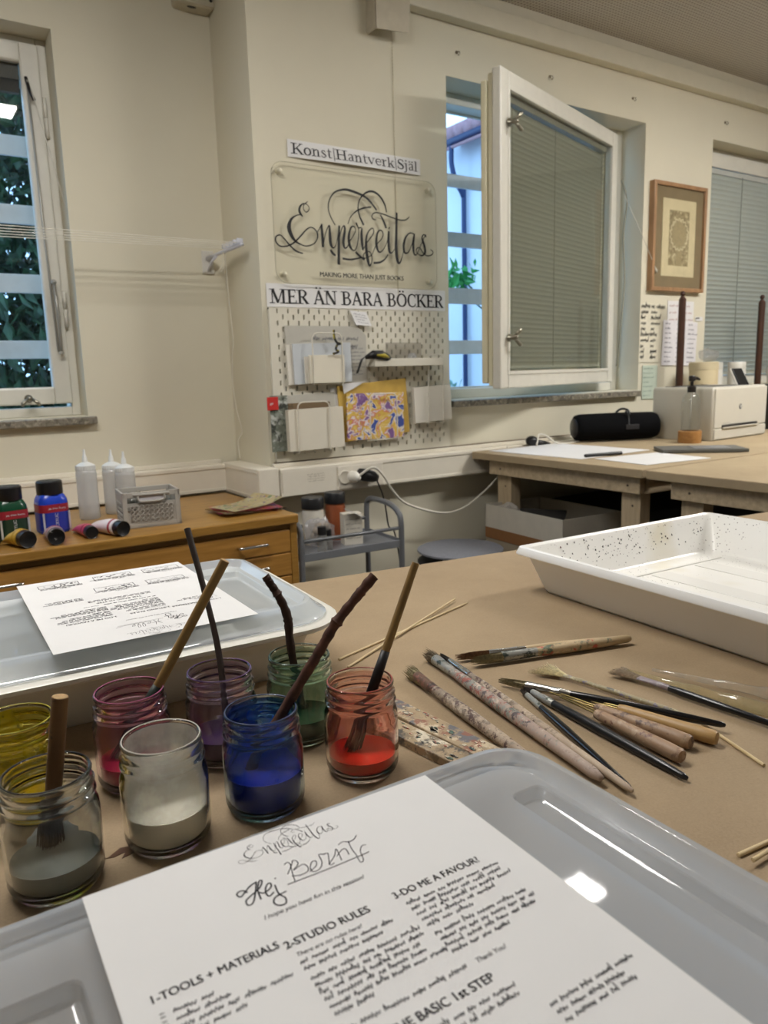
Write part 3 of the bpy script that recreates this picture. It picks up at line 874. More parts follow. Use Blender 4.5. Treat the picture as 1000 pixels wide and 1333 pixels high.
# cardboard flap and thin cord
fl = thing('cardboard_flap', 'folded grey cardboard piece stuck high on the wall at the duct end', 'cardboard', (1.62, WY, 2.39))
bm = BM()
prism(bm, [(-0.066, 0.13), (0.080, 0.13), (0.066, -0.083), (-0.068, -0.094)], 0, 0.004, wall_mtx(0, -0.055, 0))
prism(bm, [(-0.070, 0.13), (-0.0665, 0.13), (-0.0685, -0.094), (-0.072, -0.09)], -0.05, 0.004, wall_mtx(0, -0.05, 0))
obj('cardboard', bm, mat('greyed_cardboard', '#BDB5A2', 0.85, bmp=0.15), fl)
bm = BM()
z = 2.33
pts = []
while z > 1.05:
    bmesh.ops.create_uvsphere(bm, u_segments=6, v_segments=4, radius=0.0022, matrix=Matrix.Translation((1.652, WY - 0.004, z))); z -= 0.011
tube(bm, [(1.652, WY - 0.004, 2.40), (1.652, WY - 0.004, 1.42)], 0.0009, 5)
ch = obj('bead_chain', bm, mat('pale_bead_chain', '#C9C1A6', 0.35), smooth=True); tag(ch, 'thin pale bead chain hanging down behind the acrylic sign', 'chain')

# hooks
for i, (x, lb) in enumerate([(1.944, 'above the open window gap'), (2.428, 'above the top edge of the open sash'), (2.94, 'above the corner of the window recess'), (3.629, 'above the window with closed blind')]):
    h = thing('wall_hook', 'tiny screw hook in the wall ' + lb, 'hook', (x, WY, 2.313), 0, 'screw hooks in a row below the duct')
    bm = BM(); tube(bm, catmull([(0, 0, 0), (0, -0.012, 0), (0, -0.018, -0.007), (0, -0.013, -0.014), (0, -0.008, -0.01)], 4), 0.002, 7); obj('hook_wire', bm, M_steel, h, True)
    bm = BM(); lathe(bm, [(0.006, 0.0), (0.006, 0.002), (0.003, 0.004)], 12, mtx=Matrix.Rotation(pi/2, 4, 'X'), cap1=True); obj('rosette', bm, mat('rust_rosette', '#6B5B45', 0.6), h, True)

# framed print
fp = thing('framed_print', 'framed sepia botanical print in a brown wooden frame between the windows', 'picture', (3.275, WY, 1.741))
FW, FH = 0.40, 0.49
bm = BM(); frame_rect(bm, FW, FH, 0.018, -0.03, 0.0, 0.002, -FW/2, -FH/2); obj('frame', bm, wood_mat('brown_frame_wood', '#7F5F42', '#A9835E', 6, 2, 0.4), fp)
bm = BM(); box(bm, -FW/2 + 0.015, FW/2 - 0.015, -0.018, -0.014, -FH/2 + 0.015, FH/2 - 0.015); obj('mount_board', bm, mat('olive_brown_mount', '#86755A', 0.8), fp)
bm = BM(); box(bm, -0.125, 0.125, -0.0205, -0.018, -0.175, 0.175, 0.0005); obj('print_sheet', bm, mat('aged_paper', '#D4C7A6', 0.8), fp)
m, nt, b = new_mat('sepia_print')
v = coords(nt); f = noise(nt, v, 42, 5, 0.7)
nt.links.new(ramp(nt, f, [(0.42, lin('#8A7A5C')), (0.55, lin('#A89A7A')), (0.62, lin('#D0C3A2'))]), b.inputs['Base Color'])
bm = BM(); box(bm, -0.075, 0.075, -0.0215, -0.0205, -0.125, 0.125); obj('printed_field', bm, m, fp)
bm = BM(); prism(bm, [(0.055*cos(a*pi/12) - 0.002, 0.018 + 0.058*sin(a*pi/12)) for a in range(24)], 0, 0.0008, wall_mtx(0, -0.0216, 0)); prism(bm, [(-0.02, -0.125), (0.024, -0.125), (0.02, -0.04), (-0.015, -0.04)], 0, 0.0006, wall_mtx(0, -0.0216, 0)); obj('printed_motif', bm, mat('sepia_motif', '#A79877', 0.8, vary=0.1, vscale=60), fp)
bm = BM()
for k in range(18):
    a = 2*pi*k/18; ribbon(bm, [(0.058*cos(a), 0.018 + 0.061*sin(a)), (0.07*cos(a + .2), 0.018 + 0.074*sin(a + .2)), (0.062*cos(a + .35), 0.018 + 0.066*sin(a + .35))], 0.006, wall_mtx(0, -0.0224, 0), True, 3)
obj('printed_wreath', bm, mat('pale_wreath', '#D3C7A8', 0.8), fp)
bm = BM(); box(bm, -FW/2 + 0.016, FW/2 - 0.016, -0.026, -0.0245, -FH/2 + 0.016, FH/2 - 0.016); obj('glass_pane', bm, thin_glass('picture_glass', (0.97, 0.97, 0.95), 0.7), fp)

# notes pinned on the wall
def note(label, x0, x1, z0, z1, rows, cols, seed, ink='#2E2E33', m=None, tilt=0, hh=0.008, depth=0.003):
    t = thing('wall_note', label, 'note', ((x0 + x1)/2, WY - depth, (z0 + z1)/2)); t.rotation_euler = (0, tilt, 0)
    w, h = x1 - x0, z1 - z0
    bm = BM(); box(bm, -w/2, w/2, -0.001, 0.0, -h/2, h/2); obj('paper', bm, m or M_paper, t)
    bm = BM(); r = random.Random(seed)
    for c in range(cols):
        for k in range(rows):
            scribble(bm, -w/2 + w*(0.06 + c/cols), h/2 - h*(k + 0.8)/(rows + 0.5), w/cols*0.62*r.uniform(0.6, 1), hh, wall_mtx(0, -0.0016, 0), r, hh*0.2)
    obj('handwriting', bm, mat('note_ink', ink, 0.8), t)
    return t
wallpaper = mat('cream_note_paper', '#D5CFBB', 0.8)
nt_ = note('cream sheet of brush lettering samples under the framed print', 3.03, 3.175, 1.165, 1.44, 10, 2, 3, '#33322E', wallpaper, 0, 0.021)
note('white flower sketch sheet pinned below the framed print', 3.235, 3.44, 1.34, 1.455, 3, 2, 5, '#B29A96', None, 0.0, 0.012, 0.002)
note('large white note sheet overlapping the flower sketch', 3.20, 3.47, 1.145, 1.36, 9, 3, 8, '#4A4858', mat('lilac_white_paper', '#D9D6D8', 0.8), 0.03, 0.008, 0.005)
note('tiny label strip beside the flower sketch', 3.455, 3.515, 1.363, 1.383, 1, 1, 9, '#1B1B1D', None, 0, 0.012)
note('pale green card standing low beside the brush lettering sheet', 3.06, 3.17, 0.99, 1.15, 7, 1, 11, '#6C8474', mat('pale_green_card', '#B9C4B4', 0.8), 0, 0.007, 0.004)

# ---------------------------------------------------------------- pegboard
pb = thing('pegboard', 'white slotted pegboard hung under the lettered strip', 'pegboard', (1.118, 2.385, 0.8545))
bm = BM()
C_ = 0.02; NX, NZ = 38, 26
sw, shh = 0.0031, 0.0077
th = 0.009
grid = {}
def gv(x, z, y):
    k = (round(x, 5), round(z, 5), y)
    if k not in grid: grid[k] = bm.verts.new((x, y, z))
    return grid[k]
for i in range(NX):
    for j in range(NZ):
        x0, z0 = i*C_, j*C_
        if (i + j) % 2 == 0 and 0 < j < NZ and 0 < i < NX - 1:
            cx, cz = x0 + C_/2, z0 + C_/2
            xs = [x0, cx - sw, cx + sw, x0 + C_]; zs = [z0, cz - shh, cz + shh, z0 + C_]
            # keep cell borders conforming: triangulated ring
            o = [(x0, z0), (x0 + C_, z0), (x0 + C_, z0 + C_), (x0, z0 + C_)]
            h = [(cx - sw, cz - shh), (cx + sw, cz - shh), (cx + sw, cz + shh), (cx - sw, cz + shh)]
            for k in range(4):
                a, b_ = o[k], o[(k+1) % 4]; c, d = h[(k+1) % 4], h[k]
                bm.faces.new([gv(a[0], a[1], 0.0), gv(b_[0], b_[1], 0.0), gv(c[0], c[1], 0.0), gv(d[0], d[1], 0.0)])
                bm.faces.new([gv(h[k][0], h[k][1], 0.0), gv(c[0], c[1], 0.0), gv(c[0], c[1], th), gv(d[0], d[1], th)])
        else:
            bm.faces.new([gv(x0, z0, 0.0), gv(x0 + C_, z0, 0.0), gv(x0 + C_, z0 + C_, 0.0), gv(x0, z0 + C_, 0.0)])
me = bpy.data.meshes.new('panel'); bm.normal_update(); bm.to_mesh(me); bm.free()
me.materials.append(mat('white_pegboard', '#D3CEBE', 0.5, vary=0.01))
o = bpy.data.objects.new('panel', me); COL.objects.link(o); o.parent = pb
bm = BM()
for (a, b_, c, d) in ((0, NX*C_, 0, 0.004), (0, NX*C_, NZ*C_ - 0.004, NZ*C_), (0, 0.004, 0, NZ*C_), (NX*C_ - 0.004, NX*C_, 0, NZ*C_)):
    box(bm, a, b_, 0.0005, 0.013, c, d)
obj('rim', bm, mat('white_pegboard_rim', '#D3CEBE', 0.5), pb)

M_wire = mat('white_wire', '#D9D4C6', 0.35)
def wire_holder(label, x0, x1, z0, z1, depth, top):
    """bent wire loop holder hooked into the board"""
    t = thing('wire_holder', label, 'holder', ((x0 + x1)/2, 2.385, z0), 0, 'wire holders hooked on the pegboard')
    w = (x1 - x0)/2; r = 0.02; h = z1 - z0
    bm = BM()
    y = -depth
    pts = [(-w, 0.004, 0.0), (-w, y, -0.002), (-w, y, 0.01)]
    pts += [(-w, y, h - r)] + [(-w + r - r*cos(a), y, h - r + r*sin(a)) for a in (pi/6, pi/3, pi/2)]
    pts += [(w - r + r*sin(a), y, h - r + r*cos(a)) for a in (0, pi/6, pi/3, pi/2)]
    pts += [(w, y, 0.01), (w, y, -0.002), (w, 0.004, 0.0)]
    tube(bm, pts, 0.0022, 8)
    obj('wire_loop', bm, M_wire, t, True)
    bm = BM(); tube(bm, [(-w, -depth*0.5, -0.002), (w, -depth*0.5, -0.002)], 0.002, 8); obj('cross_wire', bm, M_wire, t, True)
    return t
def sheet(name, label, cat, x0, x1, z0, z1, y, th, m, tilt=0.0, lean=0.0, group=None):
    w, h = x1 - x0, z1 - z0
    bm = BM(); box(bm, -w/2, w/2, -th, 0, 0, h, min(0.0006, th*0.3))
    o = obj(name, bm, m); o.location = ((x0 + x1)/2, y, z0); o.rotation_euler = (lean, tilt, 0)
    return tag(o, label, cat, group) if label else o
# upper left holder
M_sleeve = mat('grey_sleeve', '#B9B6AC', 0.3, vary=0.04)
M_env = mat('pale_blue_envelope', '#BFC4C8', 0.7, vary=0.02)
wire_holder('white wire loop holding pale envelopes at the upper pegboard', 1.255, 1.372, 1.118, 1.29, 0.040, 0)
s1 = thing('plastic_sleeve', 'grey plastic sleeve of lettering sheets at the back of the upper wire holder', 'sleeve', (1.335, 2.381, 1.118))
bm = BM(); prism(bm, [(-0.160, 0.0), (0.155, 0.0), (0.158, 0.165), (0.128, 0.198), (-0.165, 0.198)], 0, 0.003, wall_mtx(0, 0, 0)); obj('sleeve_film', bm, M_sleeve, s1)
bm = BM(); r = random.Random(21)
for k in range(2): scribble(bm, -0.06, 0.150 - 0.026*k, 0.17, 0.016, wall_mtx(0, -0.0038, 0), r)
for k in range(8): scribble(bm, 0.075, 0.118 - 0.013*k, 0.06, 0.007, wall_mtx(0, -0.0038, 0), r)
obj('lettering', bm, mat('faint_ink', '#77777A', 0.8), s1)
sheet('envelope', 'white envelope edge showing behind the pale blue envelope', 'envelope', 1.172, 1.40, 1.12, 1.255, 2.376, 0.003, M_card, -0.03)
sheet('envelope', 'wide pale blue envelope standing in the upper wire holder', 'envelope', 1.192, 1.422, 1.12, 1.257, 2.370, 0.004, M_env, -0.02)
sheet('card', 'cream card behind the front cream card in the upper wire holder', 'card', 1.229, 1.36, 1.12, 1.212, 2.361, 0.003, M_card, -0.01)
sheet('card_stack', 'small stack of cream cards at the front of the upper wire holder', 'card', 1.243, 1.381, 1.12, 1.216, 2.356, 0.009, mat('cream_card', '#DBD4C2', 0.7, vary=0.01))
bm = BM(); tube(bm, catmull([(1.345, 2.350, 1.30), (1.341, 2.342, 1.275), (1.348, 2.338, 1.258), (1.362, 2.338, 1.253), (1.350, 2.338, 1.250), (1.342, 2.336, 1.235), (1.352, 2.336, 1.226), (1.33, 2.335, 1.219)], 5), 0.0042, 7)
ln = obj('cord', bm, splat_mat('black_yellow_cord', '#1A1A18', ['#B7A92E'], 90, 0.45, 0.7), smooth=True); tag(ln, 'short black and yellow cord draped over the upper wire holder', 'cord')
# small note card clipped
nc = thing('note_card', 'small white note card clipped near the top of the pegboard', 'card', (1.470, 2.372, 1.34)); nc.rotation_euler = (radians(-12), radians(8), 0)
bm = BM(); prism(bm, [(-0.045, 0.024), (0.024, 0.03), (0.045, -0.018), (-0.022, -0.024)], 0, 0.0012, wall_mtx(0, 0, 0)); obj('card', bm, M_paper, nc)
bm = BM(); r = random.Random(5)
for k in range(4): scribble(bm, -0.03 + 0.006*k, 0.014 - 0.009*k, 0.035, 0.005, wall_mtx(0, -0.002, 0), r)
obj('handwriting', bm, mat('pale_note_ink', '#85858A', 0.8), nc)
bm = BM(); box(bm, -0.008, 0.008, 0.0, 0.012, -0.008, 0.008); obj('clip', bm, M_wire, nc)
# shelf with glasses
sh = thing('pegboard_shelf', 'narrow white shelf hooked on the pegboard', 'shelf', (1.644, 2.385, 1.172))
bm = BM(); box(bm, -0.154, 0.154, -0.065, 0.0, 0.0, 0.004, 0.001); box(bm, -0.154, 0.154, -0.067, -0.063, 0.0, 0.028, 0.001); box(bm, -0.154, -0.151, -0.065, 0.0, 0.0, 0.028); box(bm, 0.151, 0.154, -0.065, 0.0, 0.0, 0.028); obj('tray', bm, mat('shelf_white', '#CFCABB', 0.5, vary=0.01), sh)
ap = sheet('acrylic_stand', 'clear acrylic panel standing on the pegboard shelf', 'stand', 1.57, 1.73, 1.176, 1.258, 2.368, 0.003, thin_glass('grey_acrylic', (0.86, 0.85, 0.83), 0.8, 0.15, (0.6, 0.58, 0.56)))
bm = BM(); lathe(bm, [(0.0, 0.0), (0.017, 0.0), (0.019, 0.01), (0.017, 0.03), (0.011, 0.042), (0.0, 0.044)], 18)
ob = obj('glass_jar_small', bm, thin_glass('small_glass', (0.93, 0.94, 0.95), 1.0, 0.25, (0.85, 0.85, 0.87)), smooth=True, loc=(1.672, 2.345, 1.1765)); tag(ob, 'tiny clear glass pot on the pegboard shelf', 'jar'); ob.name = 'glass_pot'
gg = thing('goggles', 'black and yellow safety goggles with strap hanging off the pegboard shelf', 'goggles', (1.505, 2.335, 1.20))
bm = BM(); tube(bm, [(-0.045, 0.0, 0.004), (-0.02, -0.012, 0.014), (0.01, -0.016, 0.012), (0.04, -0.012, 0.004), (0.062, -0.004, -0.003)], [0.006, 0.015, 0.017, 0.014, 0.006], 12); obj('frame', bm, M_black, gg, True)
bm = BM(); tube(bm, [(-0.012, -0.026, 0.012), (0.018, -0.031, 0.010), (0.04, -0.024, 0.004)], [0.004, 0.008, 0.004], 8); obj('lens_edge', bm, mat('yellow_lens_edge', '#A89A2A', 0.3), gg, True)
bm = BM(); 
P = catmull([(-0.045, 0, 0.006), (-0.06, -0.004, -0.002), (-0.072, -0.006, -0.025), (-0.084, -0.006, -0.05)], 5)
for a, b_ in zip(P, P[1:]):
    v0 = [bm.verts.new((p[0] + s, p[1] + t, p[2])) for p in (a, b_) for s, t in ((-.004, 0), (.004, 0), (.004, .003), (-.004, .003))]
    for f in ((0, 1, 5, 4), (1, 2, 6, 5), (2, 3, 7, 6), (3, 0, 4, 7)): bm.faces.new([v0[q] for q in f])
obj('strap', bm, M_black, gg)
# lower left holder
M_marble_dark = splat_mat('photo_print', '#6E7468', ['#C7C9C3', '#2E322C', '#8E948A'], 28, 0.45, 0.4)
pc = thing('photo_card', 'grey green photo card with a red tab at the pegboard edge', 'card', (1.125, 2.368, 0.893)); 
bm = BM(); box(bm, -0.03, 0.035, -0.002, 0.0, 0.0, 0.19); obj('photo', bm, M_marble_dark, pc)
bm = BM(); box(bm, -0.042, -0.001, -0.006, -0.003, 0.142, 0.186, 0.001); obj('red_tab', bm, mat('red_tab', '#C02A26', 0.5), pc)
bm = BM(); text_into(bm, 'HHI', 0.012, wall_mtx(-0.0215, -0.0066, 0.152) @ Matrix.Rotation(pi/2, 4, 'Z')) if False else scribble(bm, -0.032, 0.160, 0.018, 0.010, wall_mtx(0, -0.0066, 0), random.Random(2)); obj('tab_print', bm, M_paper, pc)
sheet('backing_card', 'brown and black card behind the cream booklets in the lower wire holder', 'card', 1.165, 1.33, 0.90, 1.055, 2.376, 0.004, splat_mat('brown_black_card', '#6E5A40', ['#151515'], 6, 0.45, 0.7))
sheet('grey_sheet', 'grey sheet at the very back of the lower wire holder', 'paper', 1.17, 1.36, 0.90, 1.085, 2.381, 0.002, M_sleeve, -0.03)
sheet('booklet_stack', 'stack of blank cream booklets in the wire holder with the tall loop', 'booklet', 1.150, 1.366, 0.893, 1.035, 2.364, 0.024, mat('cream_booklet', '#D8D1C0', 0.7, vary=0.01), -0.015)
wire_holder('white wire loop holding the cream booklets low on the pegboard', 1.182, 1.306, 0.888, 1.058, 0.050, 0)
# marbled papers
m, nt, b = new_mat('marbled_paper')
v = coords(nt); 
dn = N(nt, 'ShaderNodeTexNoise'); dn.inputs['Scale'].default_value = 22; dn.inputs['Distortion'].default_value = 0.8; dn.inputs['Detail'].default_value = 4; nt.links.new(v, dn.inputs['Vector'])
nt.links.new(ramp(nt, dn.outputs['Fac'], [(0.385, lin('#3A4F9A')), (0.42, lin('#DED8D6')), (0.465, lin('#D8B85E')), (0.515, lin('#CDA845')), (0.54, lin('#C97466')), (0.57, lin('#DED6D2')), (0.615, lin('#7E5A92'))], 'EASE'), b.inputs['Base Color']); b.inputs['Roughness'].default_value = 0.6
M_marble = m
M_mustard = mat('mustard_paper', '#C2A04A', 0.7, vary=0.12, vscale=18)
sheet('paper_sheet', 'white paper sheet edge sticking out left of the marbled papers', 'paper', 1.345, 1.47, 0.912, 1.105, 2.382, 0.002, M_paper, -0.05)
sheet('paper_sheet', 'mustard yellow sheet behind the marbled sheet in the wire holder', 'paper', 1.375, 1.675, 0.915, 1.118, 2.376, 0.003, M_mustard, -0.07)
cl = thing('paper_fold', 'white folded paper corner on top of the mustard sheet', 'paper', (1.40, 2.366, 1.07)); bm = BM(); prism(bm, [(-0.02, 0.045), (0.075, 0.05), (0.02, 0.025), (-0.015, 0.01)], 0, 0.001, wall_mtx(0, 0, 0)); obj('paper', bm, M_paper, cl)
sheet('marbled_sheet', 'yellow pink and blue marbled sheet in the middle wire holder', 'paper', 1.392, 1.64, 0.910, 1.078, 2.368, 0.006, M_marble, 0.01)
wire_holder('white wire loop in front of the marbled sheet', 1.477, 1.595, 0.908, 1.075, 0.045, 0)
# right holder
sheet('card_stack', 'stack of large cream cards reaching past the pegboard edge', 'card', 1.692, 1.868, 0.960, 1.095, 2.372, 0.014, M_card, -0.04)
wire_holder('white wire loop around the large cream cards at the window side', 1.746, 1.817, 0.958, 1.212, 0.040, 0)

# ---------------------------------------------------------------- sensor, clothes line, socket, cables
sn = thing('motion_sensor', 'small beige alarm sensor box high in the corner of the recess', 'sensor', (1.035, RY, 2.41))
bm = BM(); loft(bm, [[(x*k, -0.062*q, y*k2 - 0.0) for x, y in rrect(0.13, 0.085, 0.012, 4)] for k, k2, q in ((1, 1, 0), (1, 1, 0.85), (0.94, 0.9, 1.0))], True, True); obj('case', bm, mat('beige_case', '#BDB5A0', 0.5), sn)
bm = BM(); prism(bm, [(0.016*cos(a*pi/8), 0.007*sin(a*pi/8)) for a in range(16)], 0, 0.004, Matrix.Translation((-0.01, -0.04, -0.0435)) @ Matrix.Rotation(0, 4, 'X')); obj('lens', bm, M_black, sn)
bm = BM(); lathe(bm, [(0.005, 0.0), (0.005, 0.004)], 10, (0.05, 0, 0), Matrix.Translation((0, -0.06, -0.02)) @ Matrix.Rotation(pi/2, 4, 'X'), cap1=True); obj('led', bm, M_black, sn)

dl = thing('clothes_line', 'white wall bracket clothes line strung across the left window', 'clothes line', (1.036, RY, 1.555))
bm = BM(); box(bm, -0.022, 0.022, -0.006, 0.0, -0.04, 0.04, 0.003); 
for z in (-0.028, 0.028): lathe(bm, [(0.004, 0), (0.004, 0.002)], 8, (0, 0, 0), Matrix.Translation((0.006, -0.006, z)) @ Matrix.Rotation(pi/2, 4, 'X'), cap1=True)
obj('wall_plate', bm, mat('bracket_white', '#C9C6BE', 0.4), dl)
bm = BM(); tube(bm, [(0.0, -0.005, 0.012), (0.01, -0.07, 0.02), (0.018, -0.13, 0.023), (0.024, -0.26, 0.026)], [0.009, 0.006, 0.007, 0.007], 8); tube(bm, [(0.0, -0.005, -0.03), (0.005, -0.03, 0.0), (0.01, -0.07, 0.018)], 0.005, 7)
for k in range(5): box(bm, 0.008, 0.03, -0.125 - 0.032*k - 0.004, -0.125 - 0.032*k + 0.004, 0.03, 0.045, 0.001)
obj('arm', bm, mat('bracket_arm_white', '#CDCFD8', 0.3), dl, True)
for k in range(5):
    bm = BM(); y = -0.11 - 0.032*k
    tube(bm, [(0.015, y, 0.034), (-0.9, y, 0.022 + 0.003*k), (-2.2, y, 0.034)], 0.0014, 5); obj('line', bm, mat('clothes_line_cord', '#D8D4C6', 0.6), dl)
bm = BM()
tube(bm, catmull([(0.012, -0.12, 0.03), (0.01, -0.125, 0.0), (0.0, -0.125, -0.03), (-0.008, -0.12, -0.045), (0.006, -0.118, -0.04), (0.018, -0.12, -0.01), (0.02, -0.125, 0.03)], 5), 0.0016, 6)
tube(bm, catmull([(0.02, -0.12, 0.03), (0.024, -0.11, -0.03), (0.028, -0.108, -0.14), (0.036, -0.105, -0.28), (0.03, -0.105, -0.32), (0.026, -0.10, -0.42), (0.034, -0.10, -0.52), (0.05, -0.10, -0.60), (0.032, -0.10, -0.635), (0.036, -0.10, -0.70)], 5), 0.0016, 6)
obj('loose_cord', bm, mat('white_cord', '#DAD6C8', 0.6), dl, True)

sk = thing('wall_socket', 'white double socket with label plate on the cable trunking', 'socket', (1.40, 2.335, 0.785))
bm = BM(); box(bm, -0.072, 0.12, -0.004, 0.001, -0.042, 0.041, 0.002); obj('face_plate', bm, mat('socket_white', '#DCD5C6', 0.35), sk)
bm = BM(); lathe(bm, [(0.026, 0.0), (0.026, 0.003), (0.021, 0.003), (0.019, 0.001)], 20, (0, 0, 0), Matrix.Translation((-0.045, -0.004, 0.0)) @ Matrix.Rotation(pi/2, 4, 'X'), cap1=True); obj('socket_well', bm, mat('socket_white_b', '#D2CBBB', 0.4), sk, True)
lp = thing('label_plate', 'white label plate with small faded print on the trunking by the pegboard', 'label', (1.21, 2.335, 0.785))
bm = BM(); box(bm, -0.10, 0.112, -0.0035, 0.001, -0.044, 0.043, 0.001); obj('plate', bm, M_trunk, lp)
bm = BM(); r = random.Random(4)
for k in range(4): scribble(bm, -0.005 + 0.004*(k % 2), 0.022 - 0.008*k, 0.06, 0.005, wall_mtx(0, -0.004, 0), r)
obj('faded_print', bm, mat('faded_print', '#A59C8C', 0.8), lp)
pw = thing('power_plug', 'white round plug in the trunking socket with a white cable to the workbench', 'plug', (1.385, 2.33, 0.785))
bm = BM(); lathe(bm, [(0.021, 0.0), (0.021, 0.018), (0.016, 0.03), (0.012, 0.042), (0, 0.043)], 18, mtx=Matrix.Rotation(pi/2, 4, 'X')); obj('plug_body', bm, mat('plug_white', '#E6E2D8', 0.35), pw, True)
bm = BM(); tube(bm, [(x - 1.385, y - 2.33, z - 0.785) for x, y, z in catmull([(1.39, 2.292, 0.79), (1.44, 2.275, 0.818), (1.486, 2.28, 0.785), (1.535, 2.29, 0.72), (1.603, 2.30, 0.663), (1.747, 2.30, 0.612), (1.861, 2.30, 0.611), (1.981, 2.30, 0.668), (2.084, 2.30, 0.746), (2.12, 2.315, 0.80), (2.125, 2.32, 0.84)], 6)], 0.0042, 8); obj('cable', bm, mat('white_cable', '#D6D1C4', 0.5), pw, True)
pk = thing('power_plug', 'black plug beside the white plug with a thin black cable hanging down', 'plug', (1.43, 2.328, 0.783))
bm = BM(); tube(bm, [(-0.028, -0.018, 0.012), (0.0, -0.02, 0.004), (0.03, -0.022, -0.004), (0.045, -0.022, -0.01)], [0.02, 0.023, 0.021, 0.014], 12); obj('plug_body', bm, M_black, pk, True)
bm = BM(); tube(bm, [(x - 1.43, y - 2.328, z - 0.783) for x, y, z in catmull([(1.47, 2.306, 0.775), (1.503, 2.315, 0.711), (1.528, 2.33, 0.641), (1.537, 2.33, 0.582), (1.567, 2.33, 0.539), (1.60, 2.33, 0.3), (1.6, 2.33, 0.02)], 6)], 0.0028, 7); obj('cable', bm, M_black, pk, True)
# ================================================================ PLAN CHEST
CT = 0.735
cab = thing('plan_chest', 'wide oak plan chest of flat drawers standing in the wall recess', 'cabinet', (0.0, 2.05, 0.0))
CX0, CX1 = -1.25, 1.016
bm = BM(); box(bm, CX0, CX1, -0.015, 0.565, CT - 0.028, CT, 0.004); obj('top', bm, M_oak, cab)
bm = BM(); box(bm, CX1 - 0.024, CX1, 0.0, 0.56, 0.0, CT - 0.028, 0.002); box(bm, CX0, CX0 + 0.024, 0.0, 0.56, 0.0, CT - 0.028, 0.002); box(bm, CX0, CX1, 0.54, 0.56, 0.0, CT - 0.03); box(bm, CX0, CX1, 0.01, 0.5, 0.0, 0.06); box(bm, -0.135, -0.115, 0.005, 0.5, 0.0, CT - 0.03); obj('carcass', bm, M_oak, cab)
bm = BM(); box(bm, CX0 + 0.02, CX1 - 0.024, 0.006, 0.03, CT - 0.044, CT - 0.028); obj('front_rail', bm, M_oak, cab)
M_gap = mat('oak_drawer_face', '#A87134', 0.4)
M_oakd = wood_mat('oak_drawer_front', '#8A6026', '#AE7E3C', 5.0, 0, 0.4, coat=0.1)
z = CT - 0.046
for k in range(8):
    zt = z - 0.072*k
    for (xa, xb) in ((CX0 + 0.028, -0.137), (-0.113, CX1 - 0.026)):
        d = BM(); box(d, xa, xb, -0.004, 0.014, zt - 0.069, zt, 0.003)
        dr = obj('drawer', d, M_oakd, cab)
        for hx in ((xa + 0.35, xb - 0.135) if xa < -1 else (xa + 0.31, xb - 0.125)):
            h = BM(); tube(h, catmull([(hx - 0.045, 0.0, zt - 0.034), (hx - 0.043, -0.018, zt - 0.034), (hx - 0.02, -0.022, zt - 0.033), (hx + 0.02, -0.022, zt - 0.033), (hx + 0.043, -0.018, zt - 0.034), (hx + 0.045, 0.0, zt - 0.034)], 5), 0.0045, 8)
            obj('handle', h, M_chrome, dr, True)

# ---- paint bottles on the chest
def paint_bottle(x, y, col, dark, label):
    t = thing('paint_bottle', label, 'paint bottle', (x, y, CT), 0.15, 'acrylic paint bottles on the plan chest')
    w = 0.040
    bm = BM(); loft(bm, [lift(rrect(2*w*k, 2*w*k*0.9, 0.022*k, 5), z) for k, z in ((0.92, 0.0), (1, 0.005), (1, 0.085), (0.97, 0.094), (0.82, 0.106), (0.72, 0.110))], True, True); obj('body', bm, mat('paint_' + col[1:], col, 0.25), t, True, autosmooth=40)
    bm = BM(); loft(bm, [lift(rrect(2*w*k, 2*w*k*0.9, 0.022, 5), z) for k, z in ((1.012, 0.008), (1.012, 0.060))]); obj('label', bm, mat('label_' + dark[1:], dark, 0.4), t, True, autosmooth=40)
    bm = BM(); loft(bm, [lift(rrect(2*w*k, 2*w*k*0.9, 0.022, 5), z) for k, z in ((1.015, 0.060), (1.015, 0.082))]); obj('label_band', bm, mat('red_label_band', '#8E1F2B', 0.4), t, True, autosmooth=40)
    bm = BM(); box(bm, -0.037, -0.032, -0.0372, -0.0366, 0.010, 0.06); box(bm, 0.032, 0.037, -0.0372, -0.0366, 0.010, 0.06); obj('silver_stripe', bm, mat('silver_label', '#B9BCC0', 0.3, metal=0.4), t)
    bm = BM(); text_into(bm, 'ACRYLIC', 0.0115, wall_mtx(0.004, -0.0372, 0.011) @ Matrix.Rotation(pi/2, 4, 'Z')); scribble(bm, -0.02, 0.069, 0.036, 0.005, wall_mtx(0, -0.0374, 0), random.Random(1)); obj('printed_text', bm, mat('silver_text', '#C9CBD0', 0.5), t)
    bm = BM(); lathe(bm, [(0.0335, 0.108), (0.0345, 0.110), (0.0345, 0.142), (0.031, 0.1455), (0, 0.1455)], 28); obj('lid', bm, M_black, t, True, autosmooth=40)
    return t
paint_bottle(0.252, 2.225, '#12402A', '#0E2E1F', 'green acrylic paint bottle with black lid beside the plan chest edge of the photo').__setitem__('label', 'acrylic paint bottle with dark green body and black lid')
paint_bottle(0.362, 2.262, '#1F3FB0', '#1A2F8E', 'acrylic paint bottle with bright blue body and black lid')

